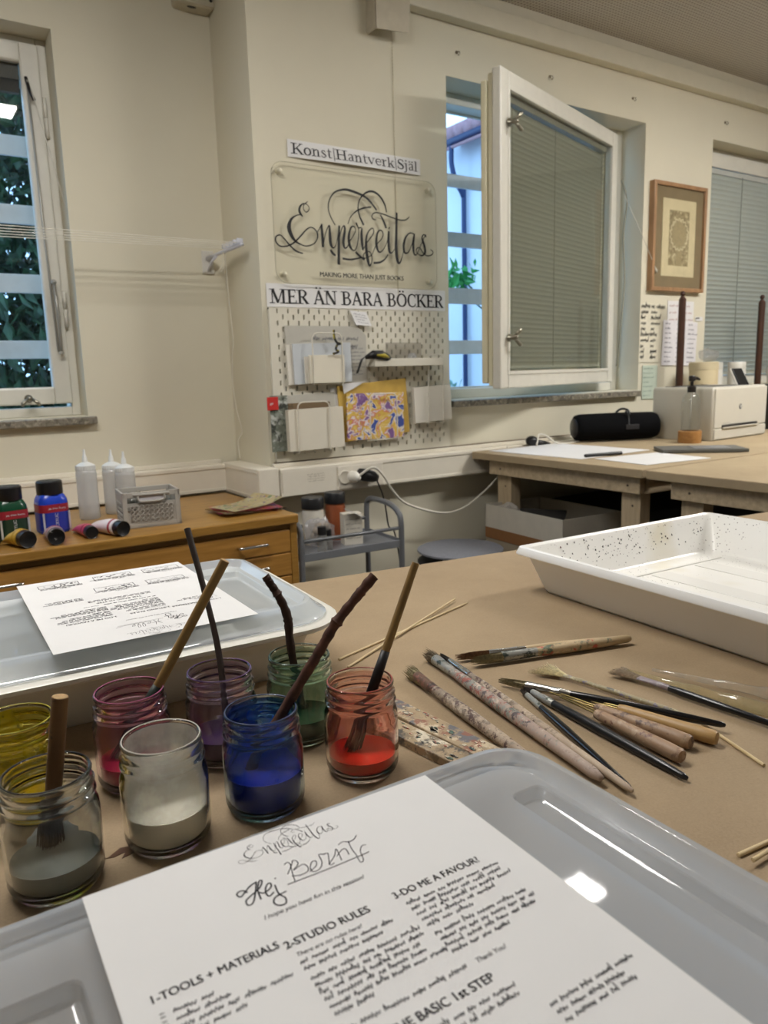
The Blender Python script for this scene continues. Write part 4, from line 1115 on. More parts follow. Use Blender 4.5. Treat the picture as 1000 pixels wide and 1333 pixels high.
# ---- squeeze bottles
M_squeeze = thin_glass('milky_squeeze_plastic', (0.85, 0.86, 0.86), 0.7, 0.72, (0.80, 0.80, 0.79), 0.2)
def squeeze(x, y, h, label, liquid=0.0):
    t = thing('squeeze_bottle', label, 'squeeze bottle', (x, y, CT), 0, 'empty squeeze bottles behind the grey crate')
    bm = BM(); lathe(bm, [(0, 0.0), (0.027, 0.0), (0.030, 0.004), (0.030, 0.05), (0.0295, 0.10), (0.030, h - 0.06), (0.028, h - 0.05), (0.0235, h - 0.047)], 28); obj('body', bm, M_squeeze, t, True, autosmooth=50)
    bm = BM(); lathe(bm, [(0.0285, h - 0.050), (0.029, h - 0.046), (0.028, h - 0.036), (0.018, h - 0.030), (0.0085, h - 0.026), (0.006, h - 0.008), (0.0045, h - 0.006), (0.003, h + 0.012), (0, h + 0.012)], 24)
    for k in range(24): 
        a = 2*pi*k/24; box(bm, 0.0282*cos(a) - 0.001, 0.0282*cos(a) + 0.001, 0.0282*sin(a) - 0.001, 0.0282*sin(a) + 0.001, h - 0.049, h - 0.037)
    obj('nozzle_cap', bm, mat('milky_cap', '#D5D6D3', 0.4), t, True, autosmooth=40)
    return t
squeeze(0.492, 2.405, 0.200, 'milky squeeze bottle standing nearest the two paint bottles')
squeeze(0.580, 2.452, 0.190, 'milky squeeze bottle at the back of the trio by the trunking')
squeeze(0.600, 2.380, 0.187, 'milky squeeze bottle standing closest behind the grey crate')

# ---- tubes lying down
def paint_tube(x, y, rz, L, r, col, label, capcol='#111113', splash=False):
    t = thing('paint_tube', label, 'paint tube', (x, y, CT + r), rz, 'acrylic paint tubes lying along the chest edge')
    bm = BM(); n = 20
    loops = []
    for u, k, fl in ((0, 1, 1), (0.05, 1, 1), (0.3, 1, 0.95), (0.65, 1.05, 0.7), (0.95, 1.15, 0.15), (1.0, 1.18, 0.08)):
        loops.append([(r*k*cos(2*pi*q/n), u*L, max(-r, r*fl*sin(2*pi*q/n) - r*(1 - fl)*0.8)) for q in range(n)])
    loft(bm, loops, True, True); obj('body', bm, mat('tube_' + col[1:], col, 0.35), t, True, autosmooth=50)
    bm = BM(); lathe(bm, [(0, -0.024), (r*0.86, -0.024), (r*0.92, -0.025), (r*0.97, -0.003), (r*0.9, 0.001)], 24, mtx=Matrix.Rotation(-pi/2, 4, 'X'))
    obj('cap', bm, splat_mat('dirty_cap', '#111113', ['#CFCFCB'], 60, 0.40 if splash else 0.2, 0.35), t, True, autosmooth=40)
    bm = BM(); loft(bm, [[(r*1.01*cos(2*pi*q/n), u, r*1.01*sin(2*pi*q/n)) for q in range(n)] for u in (0.012, 0.022)]); obj('label_band', bm, mat('tube_band', '#9C2536' if col != '#C9A23A' else '#B58F2A', 0.4), t, True)
    return t
paint_tube(0.262, 2.09, 0.25, 0.085, 0.0235, '#C9A23A', 'yellow paint tube lying in front of the green paint bottle')
paint_tube(0.336, 2.08, -0.1, 0.12, 0.0225, '#B9A7B5', 'paint tube with white smears on its black cap in front of the blue bottle', splash=True)
paint_tube(0.424, 2.10, 0.05, 0.12, 0.0180, '#C4456A', 'small pink paint tube lying between the other tubes')
paint_tube(0.494, 2.075, 0.3, 0.15, 0.0220, '#E1D8D8', 'white paint tube with pink band lying beside the grey crate')
paint_tube(0.192, 2.15, 0.1, 0.14, 0.020, '#2A2A2E', 'dark paint tube at the very end of the tube row')

# ---- folding crate
cr = thing('folding_crate', 'small grey plastic folding crate with ornamental side panels', 'crate', (0.613, 2.20, CT))
cr.rotation_euler = (0, 0, radians(-6))
M_crate = mat('grey_crate_plastic', '#A6A198', 0.45, vary=0.03)
bm = BM(); W, D, H = 0.160, 0.125, 0.102
frame_rect(bm, W, H, 0.014, -D/2, -D/2 + 0.006, 0.001, -W/2, 0); frame_rect(bm, W, H, 0.014, D/2 - 0.006, D/2, 0.001, -W/2, 0)
box(bm, -W/2 + 0.012, W/2 - 0.012, -D/2 + 0.003, -D/2 + 0.005, 0.012, 0.072); box(bm, -W/2 + 0.012, W/2 - 0.012, D/2 - 0.005, D/2 - 0.003, 0.012, H - 0.03)
for s in (-1, 1):
    x = s*(W/2 - 0.003)
    box(bm, x - 0.003, x + 0.003, -D/2, D/2, 0, 0.014); box(bm, x - 0.003, x + 0.003, -D/2, D/2, H - 0.014, H); box(bm, x - 0.001, x + 0.001, -D/2, D/2, 0.01, H - 0.01)
box(bm, -W/2, W/2, -D/2, D/2, 0.002, 0.005)
obj('shell', bm, M_crate, cr)
bm = BM(); r = random.Random(9)
for i in range(9):
    for j in range(4):
        cx, cz = -W/2 + 0.026 + i*0.0135, 0.021 + j*0.013
        tube(bm, [(cx + 0.0055*cos(a*pi/3 + j*0.5), -D/2 - 0.0002, cz + 0.0055*sin(a*pi/3 + j*0.5)) for a in range(6)], 0.0013, 5, closed=True)
obj('ornament', bm, M_crate, cr, True); bm = BM()
for i in range(6):
    for j in range(4):
        cy, cz = -D/2 + 0.026 + i*0.015, 0.021 + j*0.015
        tube(bm, [(-W/2 - 0.0002, cy + 0.0055*cos(a*pi/3), cz + 0.0055*sin(a*pi/3)) for a in range(6)], 0.0013, 5, closed=True)
obj('side_ornament', bm, M_crate, cr, True)
bm = BM(); tube(bm, catmull([(-0.036, -D/2 - 0.002, 0.092), (-0.034, -D/2 - 0.003, 0.078), (0.0, -D/2 - 0.003, 0.075), (0.034, -D/2 - 0.003, 0.078), (0.036, -D/2 - 0.002, 0.092)], 5), 0.003, 7); tube(bm, [(-0.05, -D/2 - 0.002, 0.095), (0.05, -D/2 - 0.002, 0.095)], 0.004, 7); obj('grip', bm, M_crate, cr, True)
bm = BM(); box(bm, -0.034, 0.034, -D/2 - 0.001, -D/2 + 0.004, 0.078, 0.092); obj('grip_opening', bm, mat('crate_pale_grip', '#BDB9BC', 0.4), cr)
cb = thing('glass_vials', 'heap of small clear glass vials filling the grey crate', 'vials', (0.613, 2.20, CT), kind='stuff')
bm = BM(); r = random.Random(12)
for k in range(16):
    c = Vector((r.uniform(-0.06, 0.06), r.uniform(-0.045, 0.045), 0.072 + r.uniform(-0.006, 0.018))); d = Vector((r.uniform(-1, 1), r.uniform(-1, 1), r.uniform(-0.3, 0.3))).normalized()*0.016
    tube(bm, [c - d, c + d], 0.008, 8)
box(bm, -0.074, 0.074, -0.055, 0.055, 0.05, 0.062)
obj('vial_heap', bm, thin_glass('vial_glass', (0.8, 0.8, 0.78), 1.0, 0.35, (0.55, 0.54, 0.5)), cb, True, kind='stuff')

# ---- marbled paper pile
pp = thing('marbled_paper_pile', 'loose pile of marbled papers lying at the end of the plan chest', 'paper', (0.915, 2.20, CT + 0.002), 0.0)
M_marble2 = splat_mat('marbled_multicolour', '#D5C79A', ['#C24A5A', '#E1D9C2', '#5E9A62', '#CDA23C', '#8A6FA0'], 22, 0.40, 0.6)
for k, (a, s, z0) in enumerate(((0.1, 1.0, 0.0), (-0.12, 0.95, 0.006), (0.3, 0.9, 0.013))):
    bm = BM(); rows = []; nx, ny = 10, 7
    for i in range(nx + 1):
        rows.append([])
        for j in range(ny + 1):
            u, v_ = i/nx - 0.5, j/ny - 0.5
            rows[-1].append(bm.verts.new((u*0.21*s, v_*0.15*s, z0 + 0.003 + 0.002*sin(u*5 + k)*sin(v_*4 + k*2) + 0.012*max(0, u*2*(k - 0.7))**2)))
    for i in range(nx):
        for j in range(ny): bm.faces.new((rows[i][j], rows[i+1][j], rows[i+1][j+1], rows[i][j+1]))
    bmesh.ops.solidify(bm, geom=bm.faces[:], thickness=0.0008)
    o = obj('sheet', bm, [M_marble2, splat_mat('marbled_pink', '#C2566A', ['#D9CBA8', '#7A5A9A', '#D0A040'], 22, 0.42, 0.6), M_marble2][k], pp, True); o.rotation_euler = (0, 0, a)

# ================================================================ TROLLEY
TX, TY = 1.224, 2.175
tr = thing('utility_trolley', 'grey metal tube trolley with a tray beside the plan chest', 'trolley', (TX, TY, 0.0), radians(-3))
hx, hy = 0.183, 0.118
for s, nm in ((-1, 'side_hoop'), (1, 'side_hoop')):
    bm = BM(); pts = [(s*hx, -hy, 0.03)] + catmull([(s*hx, -hy, 0.50), (s*hx, -hy, 0.655), (s*hx, -hy + 0.02, 0.69), (s*hx, -hy + 0.06, 0.707), (s*hx, 0.0, 0.713), (s*hx, hy - 0.06, 0.713), (s*hx, hy - 0.015, 0.705), (s*hx, hy, 0.67), (s*hx, hy, 0.50)], 5) + [(s*hx, hy, 0.03)]
    tube(bm, pts, 0.0095, 12); obj(nm, bm, M_trolley, tr, True)
for zt in (0.585, 0.20):
    bm = BM(); box(bm, -hx, hx, -hy, hy, zt, zt + 0.004); box(bm, -hx, hx, -hy - 0.004, -hy, zt - 0.012, zt + 0.014, 0.002); box(bm, -hx, hx, hy, hy + 0.004, zt - 0.012, zt + 0.014, 0.002); box(bm, -hx - 0.003, -hx, -hy, hy, zt - 0.012, zt + 0.014); box(bm, hx, hx + 0.003, -hy, hy, zt - 0.012, zt + 0.014)
    obj('tray', bm, mat('trolley_tray_grey', '#808388', 0.35, metal=0.3, vary=0.03), tr)
for y in (-hy, hy):
    bm = BM(); tube(bm, [(-hx, y, 0.638), (hx, y, 0.638)], 0.006, 10); obj('rail', bm, M_trolley, tr, True)
for sx in (-1, 1):
    for sy in (-1, 1):
        bm = BM(); tube(bm, [(sx*hx - 0.008, sy*hy, 0.022), (sx*hx + 0.008, sy*hy, 0.022)], 0.022, 14); obj('wheel', bm, M_black, tr, True)
TZ = 0.589
def screw_jar(x, y, r, h, col, label, lidh=0.03, rr=1.02, lidc=None, m=None):
    t = thing('screw_jar', label, 'jar', (x, y, TZ), 0, None)
    bm = BM(); lathe(bm, [(0, 0), (r*0.96, 0), (r, 0.004), (r, h*0.86), (r*0.9, h*0.95), (r*0.86, h)], 24); obj('body', bm, m or mat('jar_' + col[1:], col, 0.35), t, True, autosmooth=50)
    bm = BM(); lathe(bm, [(r*rr, h - 0.004), (r*rr, h + lidh), (r*rr*0.94, h + lidh + 0.003), (0, h + lidh + 0.003)], 24, cap0=True); obj('lid', bm, lidc or M_black, t, True, autosmooth=40)
    return t
screw_jar(1.165, 2.225, 0.037, 0.125, '#C9C4B8', 'pale screw jar with wide black lid at the back of the trolley tray')
screw_jar(1.262, 2.245, 0.035, 0.130, '#8A4A2C', 'rust brown labelled jar with black lid behind the white carton')
screw_jar(1.115, 2.075, 0.0165, 0.062, '#B9B7B0', 'small clear bottle with black cap at the front of the trolley', 0.022, 0.85, None, thin_glass('bottle_clear', (0.9, 0.9, 0.88), 1.0, 0.3, (0.7, 0.7, 0.68)))
screw_jar(1.150, 2.100, 0.014, 0.050, '#B9B7B0', 'smaller clear bottle with black cap right behind the first one', 0.016, 0.85, None, thin_glass('bottle_clear_b', (0.9, 0.9, 0.88), 1.0, 0.3, (0.7, 0.7, 0.68)))
ct = thing('carton', 'open white carton with printed lines on the trolley tray', 'carton', (1.262, 2.14, TZ), radians(-12))
bm = BM(); box(bm, -0.032, 0.032, -0.022, 0.022, 0.0, 0.105, 0.001); obj('carton_body', bm, mat('carton_white', '#C9C3B6', 0.6), ct)
bm = BM(); box(bm, -0.034, 0.034, -0.02, 0.001, 0.0, 0.0015, 0, Matrix.Translation((0, -0.022, 0.108)) @ Matrix.Rotation(radians(28), 4, 'Y')); obj('flap', bm, M_paper, ct)
bm = BM(); r = random.Random(31)
for k in range(5): scribble(bm, -0.026, 0.085 - 0.016*k, 0.045, 0.006, wall_mtx(0, -0.0226, 0), r)
obj('printed_lines', bm, mat('carton_print', '#7C7770', 0.7), ct)
bg_ = thing('plastic_bag', 'crumpled clear plastic bag of beige pieces on the trolley tray', 'bag', (1.15, 2.16, TZ))
bm = BM(); bmesh.ops.create_icosphere(bm, subdivisions=3, radius=0.055); r = random.Random(8)
for v_ in bm.verts:
    v_.co = Vector((v_.co.x*1.0, v_.co.y*0.6, v_.co.z*0.9 + 0.05)) * (1 + r.uniform(-0.10, 0.10)); v_.co.z = max(0.001, v_.co.z)
obj('film', bm, thin_glass('bag_film', (0.93, 0.93, 0.95), 1.0, 0.25, (0.8, 0.8, 0.82), 0.15), bg_)
bm = BM()
for k in range(9): bmesh.ops.create_icosphere(bm, subdivisions=2, radius=r.uniform(0.010, 0.015), matrix=Matrix.Translation((r.uniform(-0.03, 0.03), r.uniform(-0.012, 0.012), r.uniform(0.03, 0.07))))
obj('contents', bm, mat('beige_pieces', '#A0927C', 0.8), bg_, True)

# ================================================================ STOOL
st = thing('round_stool', 'round stacking stool with grey felt seat under the cable trunking', 'stool', (1.735, 2.150, 0.0))
for k, zz in enumerate((0.488, 0.446)):
    bm = BM(); lathe(bm, [(0, 0.0), (0.150, 0.0), (0.160, 0.004), (0.160, 0.010), (0.155, 0.013), (0, 0.014)], 40, (0, 0, zz)); obj('seat', bm, M_felt if k == 0 else mat('dark_seat', '#2A2A2C', 0.8), st, True, autosmooth=40)
for j, (off, zt) in enumerate(((0, 0.486), (0.35, 0.444))):
    for k in range(3):
        a = 2*pi*k/3 + 3.6 + off*0.3
        bm = BM(); tube(bm, catmull([(0.08*cos(a), 0.08*sin(a), zt - 0.01), (0.14*cos(a), 0.14*sin(a), zt - 0.012), (0.178*cos(a), 0.178*sin(a), zt - 0.03), (0.188*cos(a), 0.188*sin(a), zt - 0.10), (0.195*cos(a), 0.195*sin(a), 0.0)], 5), 0.0095, 10); obj('leg', bm, mat('cream_stool_leg', '#C9C5B8', 0.4), st, True)

# ================================================================ WORKBENCHES ALONG THE WALL
BZ = 0.83
def workbench(label, x0, x1, y0, y1, rolled=False):
    t = thing('workbench', label, 'workbench', (x0, y0, 0.0))
    w, d = x1 - x0, y1 - y0
    bm = BM(); box(bm, 0, w, 0, d, BZ - 0.028, BZ, 0.003); obj('table_top', bm, M_kraft2, t)
    bm = BM(); box(bm, 0.03, 0.055, 0.03, d - 0.07, BZ - 0.085, BZ - 0.0285, 0.002)
    obj('apron', bm, M_pine, t)
    bm = BM(); box(bm, 0.06, w - 0.06, 0.02, 0.045, BZ - 0.085, BZ - 0.0285, 0.002); obj('apron', bm, M_pine, t)
    bm = BM(); box(bm, 0.06, w - 0.06, d - 0.075, d - 0.05, BZ - 0.085, BZ - 0.0285, 0.002); obj('apron', bm, M_pine, t)
    for (lx, ly) in ((0.057, 0.047), (0.057, d - 0.165), (w - 0.12, 0.047), (w - 0.12, d - 0.165)):
        bm = BM(); box(bm, lx, lx + 0.05, ly, ly + 0.075, 0.0, BZ - 0.0285, 0.002); obj('leg', bm, M_pinez, t)
        for zz in (0.70, 0.77):
            bb = BM(); lathe(bb, [(0.004, 0), (0.004, 0.0015)], 8, mtx=Matrix.Translation((lx - (0.0275 if zz > 0.75 else 0.0), ly + 0.03, zz)) @ Matrix.Rotation(-pi/2, 4, 'Y'), cap1=True); obj('screw', bb, mat('dark_screw', '#4A4036', 0.5), t)
    bm = BM(); box(bm, 0.065, w - 0.1, 0.12, d - 0.12, 0.30, 0.32); obj('lower_shelf', bm, M_pine, t)
    return t
workbench('pine workbench with kraft paper top standing against the window wall', 1.945, 4.30, 1.512, 2.330)
workbench('pine workbench with kraft paper top pushed against the printer bench, nearer the tray', 1.945, 4.30, 0.30, 1.498)

# boxes under the bench
bx = thing('cardboard_box', 'open white cardboard box with brown stripe under the printer bench', 'box', (2.05, 2.0, 0.0), radians(-3.0))
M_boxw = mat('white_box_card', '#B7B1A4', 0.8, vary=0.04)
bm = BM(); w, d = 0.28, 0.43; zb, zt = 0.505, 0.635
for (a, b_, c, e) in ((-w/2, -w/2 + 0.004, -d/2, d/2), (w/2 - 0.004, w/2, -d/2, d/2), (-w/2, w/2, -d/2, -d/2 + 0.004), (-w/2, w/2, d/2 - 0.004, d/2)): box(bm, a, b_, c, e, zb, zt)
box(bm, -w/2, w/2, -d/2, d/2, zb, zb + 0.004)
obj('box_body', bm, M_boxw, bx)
bm = BM(); 
for (a, b_, c, e) in ((-w/2 - 0.0008, -w/2 - 0.0002, -d/2, d/2), (-w/2, w/2, -d/2 - 0.0008, -d/2 - 0.0002)): box(bm, a, b_, c, e, zb, zb + 0.042)
obj('brown_stripe', bm, mat('brown_box_stripe', '#7F5630', 0.8), bx)
bx2 = thing('cardboard_box', 'lower cardboard box with grip hole carrying the white striped box', 'box', (2.052, 2.0, 0.0), radians(-3.0))
bm = BM(); box(bm, -w/2, w/2, -d/2, d/2, 0.321, 0.5045, 0.002); obj('box_body', bm, mat('greyish_box_card', '#978A76', 0.85, vary=0.06), bx2)
bm = BM(); box(bm, -w/2 - 0.001, -w/2 + 0.001, 0.05, 0.14, 0.43, 0.46, 0.0005); obj('grip_hole', bm, M_black, bx2)
M_rag = mat('white_rag', '#A8A29A', 0.9, vary=0.1)
rg = thing('crumpled_paper', 'crumpled pale paper sticking out at the back of the striped box', 'paper', (1.98, 2.15, 0.60))
bm = BM(); bmesh.ops.create_icosphere(bm, subdivisions=3, radius=0.05); r = random.Random(17)
for v_ in bm.verts: v_.co = Vector((v_.co.x*0.7, v_.co.y*1.1, v_.co.z*0.8))*(1 + r.uniform(-.18, .18))
obj('paper', bm, M_rag, rg)
for k, (x, y, z0, a, lb) in enumerate(((2.06, 2.06, 0.585, 0.6, 'dark folder leaning inside the striped box'), (2.07, 1.87, 0.565, -0.1, 'dark notebook lying inside the striped box'))):
    t = thing('folder', lb, 'folder', (x, y, z0), a); bm = BM(); box(bm, -0.05, 0.05, -0.09, 0.09, -0.006, 0.006, 0.001, Matrix.Rotation(radians(-25 + 30*k), 4, 'Y')); obj('cover', bm, mat('dark_folder', '#2E2C2A', 0.6), t)
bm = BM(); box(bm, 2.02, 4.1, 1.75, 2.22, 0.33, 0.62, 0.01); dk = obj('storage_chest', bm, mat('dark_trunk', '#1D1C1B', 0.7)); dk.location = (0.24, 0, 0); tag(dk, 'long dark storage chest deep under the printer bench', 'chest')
bt = thing('blue_bottle_crate', 'pale crate with green and white things under the nearer bench', 'crate', (2.75, 1.15, 0.321)); bm = BM(); box(bm, -0.15, 0.3, -0.25, 0.25, 0, 0.26, 0.006); obj('crate_body', bm, mat('pale_crate', '#7F7C70', 0.8), bt); bt.name = 'storage_crate'

# ================================================================ ON THE WORKBENCH
def flat_sheet(name, label, cat, cx, cy, w, d, rz, z, m, th=0.0015, group=None):
    bm = BM(); box(bm, -w/2, w/2, -d/2, d/2, 0, th)
    o = obj(name, bm, m, loc=(cx, cy, z)); o.rotation_euler = (0, 0, rz)
    return tag(o, label, cat, group)
flat_sheet('paper_sheet', 'large white drawing sheet on the printer bench', 'paper', 2.215, 2.075, 0.40, 0.46, radians(3), BZ + 0.0005, M_paper)
flat_sheet('paper_sheet', 'smaller white sheet bridging the gap between the two benches', 'paper', 2.205, 1.675, 0.30, 0.24, radians(-6), BZ + 0.0005, M_paper)
pn = thing('marker_pen', 'black marker pen lying at the large white sheet', 'pen', (2.075, 1.862, BZ + 0.0075)); pn.rotation_euler = (0, 0, math.atan2(-0.034, 0.16))
bm = BM(); lathe(bm, [(0, 0.0), (0.005, 0.001), (0.006, 0.004), (0.006, 0.115), (0.004, 0.12), (0, 0.12)], 14, mtx=Matrix.Rotation(pi/2, 4, 'Y')); obj('barrel', bm, M_black, pn, True, autosmooth=40)
bm = BM(); lathe(bm, [(0.0066, 0.105), (0.0066, 0.16), (0.004, 0.163), (0, 0.163)], 14, mtx=Matrix.Rotation(pi/2, 4, 'Y'), cap0=True); obj('cap', bm, M_black, pn, True, autosmooth=40)
nb = thing('notebook', 'thin dark grey notebook lying in front of the printer', 'notebook', (2.52, 1.705, BZ)); nb.rotation_euler = (0, 0, radians(-40))
bm = BM(); box(bm, -0.15, 0.15, -0.075, 0.075, 0.002, 0.014, 0.002); obj('cover', bm, mat('grey_cover', '#5E5D58', 0.5, vary=0.06), nb)
bm = BM(); box(bm, -0.03, 0.10, -0.055, 0.05, 0.014, 0.0155); obj('cover_print', bm, mat('pale_cover_print', '#77787A', 0.4, vary=0.1), nb)
# speaker
sp = thing('portable_speaker', 'black cylinder loudspeaker with strap lying by the window wall', 'speaker', (2.66, 2.215, BZ + 0.062)); sp.rotation_euler = (0, 0, radians(-24))
bm = BM(); lathe(bm, [(0, -0.19), (0.044, -0.19), (0.054, -0.182), (0.058, -0.165), (0.060, 0.0), (0.058, 0.165), (0.052, 0.184), (0.04, 0.19), (0, 0.187)], 36, mtx=Matrix.Rotation(pi/2, 4, 'Y')); obj('fabric_body', bm, M_blackcloth, sp, True, autosmooth=60)
bm = BM(); lathe(bm, [(0.0, -0.195), (0.040, -0.193), (0.042, -0.186)], 30, mtx=Matrix.Rotation(pi/2, 4, 'Y')); obj('end_cap', bm, mat('dark_blue_black', '#15161C', 0.3), sp, True)
bm = BM(); tube(bm, catmull([(0.03, -0.03, 0.052), (0.025, -0.045, 0.066), (0.035, -0.05, 0.04), (0.03, -0.062, 0.01)], 6), 0.0035, 7); tube(bm, catmull([(0.0, 0.0, 0.06), (0.02, -0.01, 0.075), (0.045, -0.02, 0.07), (0.05, -0.03, 0.05)], 6), 0.005, 7); obj('strap', bm, M_black, sp, True)
bm = BM(); box(bm, 0.02, 0.08, -0.0615, -0.058, -0.01, 0.01, 0.001); obj('badge', bm, mat('dark_badge', '#26262A', 0.4), sp)
# adapter and cable
ad = thing('power_adapter', 'black power adapter lying behind the large drawing sheet', 'adapter', (2.26, 2.318, BZ + 0.022)); bm = BM(); bmesh.ops.create_icosphere(bm, subdivisions=3, radius=0.026); 
for v_ in bm.verts: v_.co.z *= 0.8
tube(bm, [(0.01, 0, -0.01), (0.06, -0.004, -0.014), (0.10, -0.006, -0.018)], [0.018, 0.012, 0.004], 10); obj('adapter_body', bm, M_black, ad, True)
bm = BM(); tube(bm, catmull([(0.0, -0.03, -0.02), (0.03, -0.012, 0.022), (0.06, -0.02, 0.02), (0.12, -0.035, -0.017), (0.22, -0.045, -0.018), (0.25, -0.03, -0.017), (0.27, -0.02, -0.017)], 6), 0.004, 7); obj('cable', bm, mat('white_cable_b', '#D6D1C4', 0.5), ad, True)

# printer
pt = thing('laser_printer', 'white laser printer with tilted black touchscreen on the window bench', 'printer', (2.868, 1.888, BZ), radians(4))
PW, PD, PH = 0.45, 0.29, 0.222
bm = BM()
loft(bm, [lift(rrect(PW*k, PD*k2, 0.012, 4, PW/2, PD/2), z) for k, k2, z in ((0.97, 0.97, 0.0), (0.985, 0.985, 0.006), (0.985, 0.985, PH - 0.014), (0.975, 0.975, PH - 0.004), (0.96, 0.96, PH))], True, True)
obj('body', bm, M_printer, pt, True, autosmooth=40)
bm = BM(); box(bm, 0.012, PW - 0.008, -0.003, 0.02, 0.052, PH - 0.006, 0.004); obj('front_panel', bm, M_printer, pt)
bm = BM(); box(bm, 0.012, PW - 0.008, -0.005, 0.02, 0.004, 0.049, 0.004); obj('paper_tray', bm, M_printer, pt)
bm = BM(); box(bm, 0.07, PW - 0.09, -0.008, 0.0, 0.049, 0.064, 0.002); obj('tray_slot', bm, mat('slot_dark', '#1A1A1A', 0.5), pt)
bm = BM(); box(bm, 0.07, PW - 0.09, -0.012, -0.002, 0.049, 0.054, 0.001); obj('tray_lip', bm, M_printer, pt)
bm = BM(); box(bm, 0.06, PW - 0.08, 0.03, 0.26, PH - 0.002, PH + 0.0012, 0); obj('output_bay', bm, M_printer_grey, pt)
bm = BM(); prism(bm, [(0.06, 0.235), (PW - 0.09, 0.235), (PW - 0.09, 0.262), (0.06, 0.262)], PH + 0.001, PH + 0.003); obj('output_slot', bm, M_black, pt)
bm = BM(); lathe(bm, [(0, 0.0008), (0.011, 0.0008), (0.0115, 0)], 24, mtx=Matrix.Translation((0.215, -0.003, 0.135)) @ Matrix.Rotation(pi/2, 4, 'X')); obj('logo', bm, mat('logo_dark', '#3A3A3C', 0.3), pt)
bm = BM(); text_into(bm, 'hp', 0.017, wall_mtx(0.2155, -0.0042, 0.1325), shear=0.25, align='CENTER', bold=0.0002); obj('logo_letters', bm, M_white_plastic, pt)
bm = BM(); scribble(bm, 0.075, 0.069, 0.05, 0.004, wall_mtx(0, -0.0035, 0), random.Random(6)); obj('model_print', bm, mat('grey_print', '#8A877E', 0.6), pt)
bm = BM(); box(bm, -0.042, 0.042, -0.004, 0.004, 0.0, 0.085, 0.004, Matrix.Translation((PW - 0.065, 0.075, PH - 0.002)) @ Matrix.Rotation(radians(-28), 4, 'X')); ds = obj('touchscreen', bm, mat('glossy_black', '#101114', 0.12), pt)
bm = BM(); box(bm, -0.046, 0.046, 0.004, 0.012, -0.002, 0.088, 0.003, Matrix.Translation((PW - 0.065, 0.075, PH - 0.002)) @ Matrix.Rotation(radians(-28), 4, 'X')); obj('screen_back', bm, M_printer, pt)

# spray bottle in a wooden base
sb = thing('spray_bottle', 'clear pump bottle with black head in a wooden base beside the printer', 'bottle', (2.772, 1.925, BZ))
bm = BM(); lathe(bm, [(0, 0), (0.045, 0), (0.046, 0.003), (0.046, 0.048), (0.043, 0.05), (0.034, 0.05)], 32); obj('wooden_base', bm, wood_mat('light_wood_base', '#8C5F30', '#AD7F48', 6, 0, 0.5), sb, True, autosmooth=40)
bm = BM(); lathe(bm, [(0.034, 0.046), (0.036, 0.05), (0.036, 0.165), (0.032, 0.185), (0.020, 0.202), (0.0145, 0.208), (0.0145, 0.214)], 32); obj('bottle_body', bm, thin_glass('clear_bottle', (0.90, 0.91, 0.90), 1.0, 0.06, (0.7, 0.7, 0.68)), sb, True)
bm = BM(); lathe(bm, [(0.017, 0.206), (0.017, 0.228), (0.010, 0.232), (0.007, 0.234), (0.007, 0.250), (0.013, 0.252), (0.014, 0.268), (0.011, 0.273), (0, 0.273)], 20, cap0=True); tube(bm, [(0, 0, 0.262), (0.02, -0.008, 0.262), (0.034, -0.013, 0.256)], [0.009, 0.007, 0.004], 10); obj('pump_head', bm, mat('dark_pump', '#1C1816', 0.35), sb, True, autosmooth=50)
bm = BM(); tube(bm, [(0, 0, 0.21), (0.006, 0.004, 0.06)], 0.002, 6); obj('dip_tube', bm, mat('dip_tube', '#BDBDB8', 0.4), sb, True)

# rods
for x, z1, lb in ((3.205, 1.487, 'dark wooden rod upright with ball tip in front of the framed print'), (3.865, 1.49, 'dark wooden rod upright with ball tip in front of the closed blind')):
    t = thing('wooden_rod', lb, 'rod', (x, 2.295, BZ)); h = z1 - BZ
    bm = BM(); lathe(bm, [(0, 0), (0.030, 0), (0.030, 0.015), (0.0165, 0.02), (0.0165, h - 0.035), (0.012, h - 0.03), (0.009, h - 0.022)], 20); obj('shaft', bm, M_darkwood, t, True, autosmooth=40)
    bm = BM(); bmesh.ops.create_uvsphere(bm, u_segments=14, v_segments=10, radius=0.012, matrix=Matrix.Translation((0, 0, h - 0.01))); obj('ball_tip', bm, M_darkwood, t, True)
# things behind the printer
dr_ = thing('paper_drum', 'beige round drum standing behind the printer', 'drum', (3.345, 2.262, BZ)); bm = BM(); lathe(bm, [(0, 0), (0.064, 0), (0.066, 0.003), (0.066, 0.318), (0.064, 0.322), (0.0, 0.322)], 40); obj('drum_body', bm, mat('beige_drum', '#C3B491', 0.7, vary=0.02), dr_, True, autosmooth=40)
bm = BM(); lathe(bm, [(0.0655, 0.29), (0.068, 0.292), (0.068, 0.326), (0.06, 0.329), (0, 0.329)], 40); obj('lid', bm, mat('beige_drum_lid', '#C9BB99', 0.7, vary=0.02), dr_, True, autosmooth=40)
def canister(x, y, r, h, label, lid='#C9C6BC'):
    t = thing('canister', label, 'canister', (x, y, BZ)); bm = BM(); lathe(bm, [(0, 0), (r, 0), (r, h*0.86), (r*0.93, h*0.9), (r*0.9, h*0.9)], 28); obj('body', bm, mat('canister_white', '#D2CFC6', 0.4, vary=0.01), t, True, autosmooth=40)
    bm = BM(); lathe(bm, [(r*1.0, h*0.89), (r*1.0, h*0.99), (r*0.95, h), (0, h)], 28, cap0=True); obj('lid', bm, mat('canister_lid' + lid[1:], lid, 0.4), t, True, autosmooth=40)
    return t
canister(3.475, 2.285, 0.034, 0.325, 'white labelled canister right behind the beige drum')
canister(3.60, 2.25, 0.042, 0.325, 'white canister between the beige drum and the touchscreen')
canister(3.52, 2.20, 0.030, 0.20, 'olive tin low between the two white canisters', '#6E6544')
